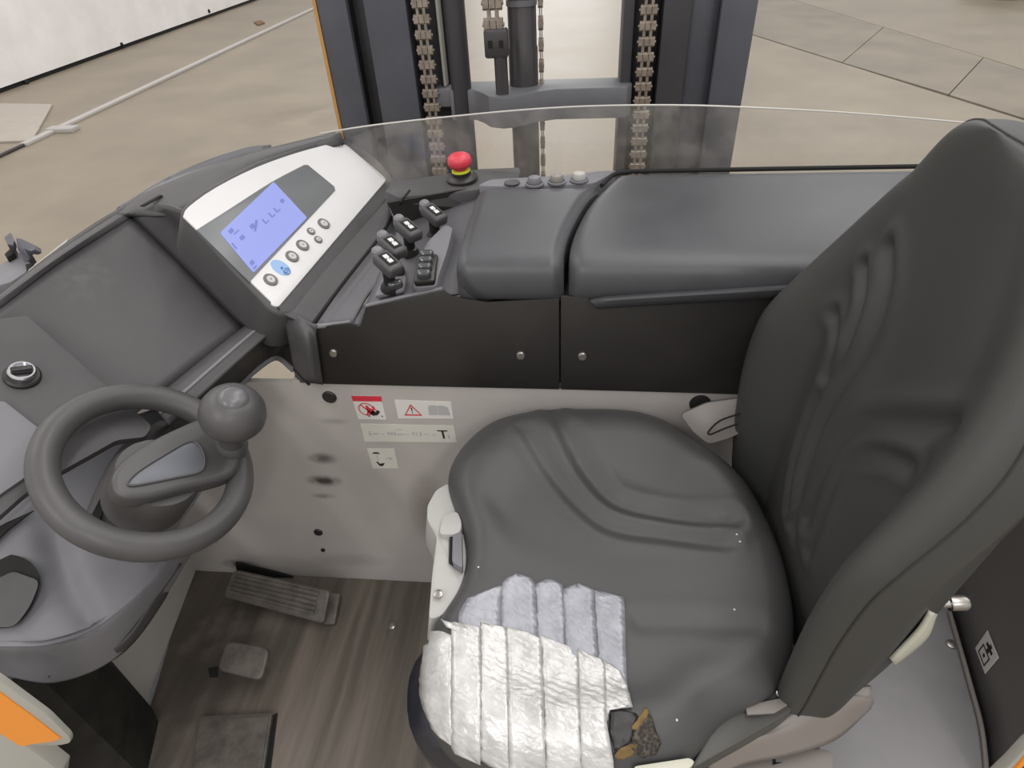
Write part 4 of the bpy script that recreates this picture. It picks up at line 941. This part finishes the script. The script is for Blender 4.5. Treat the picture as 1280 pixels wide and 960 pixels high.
# pale left trim with lever
tz = .885
prism('side_trim', rpoly([W(562, 603, z=tz), W(545, 612, z=tz), (W(534, 632, z=tz)), W(534, 650, z=tz), W(543, 665, z=tz), W(546, 672, z=tz), W(540, 720, z=tz), W(536, 775, z=tz-.005), W(552, 770, z=tz-.01), W(580, 740, z=tz-.01), W(595, 690, z=tz-.01), W(590, 640, z=tz-.01)], .008), .06, M_trim, seat, bev=.006, seg=3)
prism('trim_knob', rpoly([W(553, 644, z=tz+.006), W(572, 638, z=tz+.006), W(578, 655, z=tz+.006), W(574, 668, z=tz+.006), W(548, 668, z=tz+.006)], .008), .02, M_trim, seat, bev=.004)
prism('trim_recess', [W(562, 668, z=tz+.001), W(576, 660, z=tz+.001), W(577, 712, z=tz+.001), W(561, 703, z=tz+.001)], .003, M_slot, seat)
prism('adjust_lever', rpoly([W(566, 668, z=tz+.008), W(577, 664, z=tz+.008), W(578, 710, z=tz+.008), W(565, 702, z=tz+.008)], .004), .014, M_dash2, seat, bev=.002)
lathe('trim_screw', [(.006, 0), (.006, .002), (0, .004)], W(548, 743, z=tz), (0, 0, 1), M_screw, seat, k=14)

# backrest
BZ = [.80, .86, .95, 1.03, 1.10, 1.14, 1.20, 1.26, 1.32, 1.365, 1.395, 1.412, 1.422, 1.427]
BH = [.19, .205, .216, .221, .223, .222, .212, .194, .168, .136, .106, .078, .045, .012]
BX = [.290, .290, .292, .296, .300, .304, .312, .319, .325, .328, .329, .330, .331, .332]
BB = [.075, .085, .096, .103, .102, .094, .070, .046, .026, .012, .005, .002, 0, 0]
BT = [.052, .056, .058, .059, .060, .061, .062, .060, .057, .053, .046, .036, .024, .008]
YC = .558
def bint(z, T): return float(np.interp(z, BZ, T))
def smooth_tab(T):
    # smooth interpolation by Catmull-Rom over z
    C = cr([(z, t, 0) for z, t in zip(BZ, T)], 400); return lambda z: float(np.interp(z, C[:, 0], C[:, 1]))
fH, fX, fB, fT = map(smooth_tab, (BH, BX, BB, BT))
def pe(c, e): return math.copysign(abs(c)**e, c)
def ss(a, b, x):
    t = min(1, max(0, (x-a)/(b-a))); return t*t*(3-2*t)
bg = [([(1093, 312), (1097, 350), (1092, 395), (1080, 440), (1060, 480), (1040, 530), (1022, 600), (1012, 660)], .007, .004), ([(1066, 335), (1070, 380), (1062, 430), (1045, 475), (1025, 520), (1010, 580), (1003, 640)], .006, .004), ([(1040, 395), (1046, 430), (1040, 470)], .006, .003),
      ([(1200, 538), (1150, 530), (1095, 530), (1065, 550), (1045, 590), (1028, 650)], .007, .004), ([(1135, 582), (1110, 568), (1085, 568), (1062, 590), (1045, 640), (1030, 690)], .006, .003)]
bgw = []
for pl, w, d in bg:
    q = cr([p+(0,) for p in pl], 20)[:, :2]; bgw.append((np.array([W(x, y, x=.31)[1:] for x, y in q]), d, w*1.5))
NB = 260; zs_ = list(np.linspace(.80, 1.36, 130))+list(1.427-(1.427-1.36)*(1-np.sin(np.linspace(0, math.pi/2, 22)[1:])))
bm = bmesh.new(); ringsB = []; seamL, seamR, seamT = [], [], []
for z in zs_:
    hw, xc, B, th = fH(z), fX(z), fB(z), fT(z); ring = []
    for k in range(NB):
        t = 2*math.pi*k/NB; cy, sx2 = math.cos(t), math.sin(t)
        y = YC+hw*pe(cy, .75); front = sx2 >= 0
        x = xc+th-th*pe(sx2, .8 if front else .7)
        u_ = abs(y-YC)/max(hw, 1e-4)
        x -= (B if y < YC else max(0, B-.018))*ss(.56, .98, u_)*(1 if front else .75)
        if front and u_ < .97:
            for P, d, w in bgw:
                dd = seg_dist(np.array([y, z]), P)
                if dd < 4*w: x += (1.5*d*math.exp(-(dd/w)**2) - d*.9*math.exp(-((dd-2*w)/w)**2))*(1-ss(.62, .85, u_))
        ring.append(bm.verts.new((x, y, z)))
    ringsB.append(ring)
    q_ = 5*ss(1.22, 1.40, z)*NB/120
    fl_ = math.floor(q_); fr_ = q_-fl_
    seamL.append(ring[fl_ % NB].co.lerp(ring[(fl_+1) % NB].co, fr_)); seamR.append(ring[(NB//2-fl_) % NB].co.lerp(ring[(NB//2-fl_-1) % NB].co, fr_))
for a, b in zip(ringsB, ringsB[1:]):
    for k in range(NB): bm.faces.new((a[k], a[(k+1) % NB], b[(k+1) % NB], b[k]))
bm.faces.new(ringsB[0][::-1]); bm.faces.new(ringsB[-1])
bmesh.ops.recalc_face_normals(bm, faces=bm.faces)
link('backrest', bm, M_seatb, seat, ang=80)
tube('stitched_seam', [p+Vector((-.0005, 0, 0)) for p in seamR[8:]]+[p for p in seamL[::-1][:-8]], .0016, M_thread, seat, k=6)
# back shell sliver, side brackets
loft('back_shell', [[W(1172, 768, y=.40), W(1158, 800, y=.395), W(1120, 832, y=.39)], [W(1166, 766, y=.37), W(1150, 790, y=.37), W(1115, 826, y=.37)]], M_cream, seat, nu=12, nv=4, thick=.004)
lathe('shell_bolt', [(.005, -.09), (.005, 0), (.0085, 0), (.0085, .014), (.006, .018), (0, .019)], W(1188, 754, y=.44), np.array([.9, -.05, .2]), M_screw, seat, k=18)
rz = .83
M_bracket = mat('bracket_grey', (74, 72, 69), .45)
prism('recliner_bracket', rpoly([W(862, 962, z=rz+.02), W(894, 908, z=rz+.028), W(912, 880, z=rz+.03), W(960, 866, z=rz+.03), W(1000, 856, z=rz+.03), W(1004, 868, z=rz+.03), W(985, 892, z=rz+.03), W(930, 924, z=rz+.028)], .01), .03, M_bracket, seat, bev=.004)
prism('bracket_label', [W(932, 881, z=rz+.034), W(978, 872, z=rz+.034), W(986, 880, z=rz+.034), W(968, 891, z=rz+.034), W(934, 893, z=rz+.034)], .004, M_trim2, seat, bev=.001)
lathe('bracket_rivet', [(.004, 0), (.004, .002), (0, .003)], W(974, 868, z=rz+.034), (0, 0, 1), M_screw, seat, k=10)
loft('side_cover', [[W(868, 962, z=rz-.01), W(905, 932, z=rz), W(960, 912, z=rz), W(1000, 885, z=rz+.012), W(1018, 868, z=rz+.02)],
                    [W(885, 958, z=rz-.015), W(930, 933, z=rz-.005), W(985, 916, z=rz-.004), W(1040, 892, z=rz), W(1088, 872, z=rz)],
                    [W(890, 975, z=rz-.05), W(930, 956, z=rz-.05), W(985, 945, z=rz-.05), W(1045, 925, z=rz-.05), W(1090, 885, z=rz-.04)]], M_trim2, seat, nu=24, nv=12, thick=.006)
loft('side_cover', [[W(1000, 868, z=rz+.014), W(1030, 860, z=rz+.016), W(1065, 860, z=rz+.012), W(1090, 858, z=rz+.01)], [W(1010, 885, z=rz+.004), W(1040, 876, z=rz+.006), W(1070, 873, z=rz+.004), W(1090, 872, z=rz+.002)]], M_trim2, seat, nu=12, nv=4, thick=.006)
prism('lower_cover', rpoly([W(880, 990, z=.76), W(905, 955, z=.76), W(1020, 935, z=.76), W(1040, 938, z=.76), W(1042, 955, z=.76), W(1030, 990, z=.76)], .01), .06, M_trim2, seat, bev=.005)
prism('cover_slot', [W(966, 946, z=.7612), W(969, 946, z=.7612), W(970, 953, z=.7612), W(978, 953, z=.7612), W(966, 956, z=.7612)], .001, M_slot, seat)
prism('cushion_clip', rpoly([W(790, 958, z=.875), W(862, 947, z=.872), W(869, 952, z=.872), W(860, 962, z=.872), W(800, 975, z=.875)], .006), .012, M_cream, seat, bev=.003)
# grey hinge cover at the far rear corner of the cushion
az = .90
prism('hinge_cover', rpoly([W(850, 518, y=.772), W(884, 503, y=.775), W(940, 495, y=.775), W(940, 535, y=.75), W(912, 548, y=.735), W(886, 556, y=.735), W(866, 540, y=.75)], .008), .03, M_trim2, seat, bev=.004)
tube('cover_groove', cr([W(925, 517, y=.745), W(900, 526, y=.745), W(886, 539, y=.735), W(888, 543, y=.733), W(905, 536, y=.733), W(922, 530, y=.735)], 20), .0014, M_slot, seat, k=6)

# ================================================================== REAR RIGHT
rd = thing('rear_deck_plate', (.5, .5, .3), 'grey steel deck plate behind the seat with a folded edge', 'deck plate')
dz_ = .60
prism('deck_sheet', [W(1050, 1000, z=dz_), W(1235, 1000, z=dz_), W(1232, 950, z=dz_), W(1226, 905, z=dz_), W(1214, 860, z=dz_), W(1200, 810, z=dz_), W(1187, 765, z=dz_), W(1170, 700, z=dz_), W(1080, 700, z=dz_), W(1010, 900, z=dz_)], .012, M_deck, rd, bev=.002)
tube('folded_edge', cr([W(1187, 765, z=dz_+.004), W(1200, 810, z=dz_+.004), W(1214, 860, z=dz_+.004), W(1226, 905, z=dz_+.004), W(1232, 950, z=dz_+.004), W(1234, 1000, z=dz_+.004)], 24), .0035, M_trim2, rd, k=8)
lathe('deck_screw', [(.008, 0), (.008, .003), (0, .005)], W(1189, 806, z=dz_), (0, 0, 1), M_screw, rd, k=14)
prism('deck_support', [W(1060, 1000, z=dz_-.013), W(1200, 1000, z=dz_-.013), W(1170, 720, z=dz_-.013), W(1080, 720, z=dz_-.013)], 0, M_steeld, rd, vec=(0, 0, -.2))
rw = thing('rear_cab_wall', (.7, .5, .4), 'dark grey rear cab wall with a small white pictogram sticker', 'wall panel')
wl = [W(1187, 765, z=dz_), W(1200, 810, z=dz_), W(1214, 860, z=dz_), W(1226, 905, z=dz_), W(1232, 950, z=dz_), W(1234, 1000, z=dz_)]
wl = [W(1160, 680, z=dz_)]+wl
wl = [np.array(p)+np.array([.004, 0, -.01]) for p in wl]
loft('wall_sheet', [wl, [p+np.array([.03, 0, .22]) for p in wl], [p+np.array([.06, 0, .50]) for p in wl]], M_rear, rw, nu=24, nv=8, thick=.012)
# sticker on the rear wall, laid on the sheet
bx_ = np.array(W(1233, 815, z=.72))
def find_wall(px, py):
    d = ray(px, py); best = None
    P = cr(wl, 60)
    for t in np.linspace(.6, 1.4, 900):
        p = CAMPOS+d*t; f = (p[2]-P[0][2])/.50
        if 0 <= f <= 1:
            xw = np.interp(p[1], P[::-1, 1] if P[0][1] > P[-1][1] else P[:, 1], P[::-1, 0] if P[0][1] > P[-1][1] else P[:, 0]) + (.06*f)
            if p[0] >= xw: return p - d*.002
    return CAMPOS+d*.95
sq = [find_wall(1234, 788), find_wall(1248, 822), find_wall(1231, 842), find_wall(1219, 810)]
sq = [np.array(p) for p in sq]
ks_ = prism('pictogram_sticker', sq, .0008, M_stk, rw); ks_['label'] = 'small white sticker with a black square symbol'
n_ = np.cross(sq[1]-sq[0], sq[3]-sq[0]); n_ /= np.linalg.norm(n_); n_ *= np.sign(np.dot(n_, CAMPOS-sq[0]))
def SQ(u, v): return (sq[0]*(1-u)+sq[1]*u)*(1-v)+(sq[3]*(1-u)+sq[2]*u)*v+n_*.0005
for uv in ([(.2, .45), (.8, .45), (.8, .5), (.2, .5)], [(.2, .85), (.8, .85), (.8, .9), (.2, .9)], [(.2, .45), (.25, .45), (.25, .9), (.2, .9)], [(.75, .45), (.8, .45), (.8, .9), (.75, .9)], [(.45, .62), (.57, .62), (.57, .74), (.45, .74)], [(.3, .2), (.75, .2), (.75, .32), (.3, .32)], [(.45, .1), (.6, .1), (.6, .45), (.45, .45)]):
    prism('symbol', [SQ(*p) for p in uv], .0003, M_ink, ks_, smooth=False)
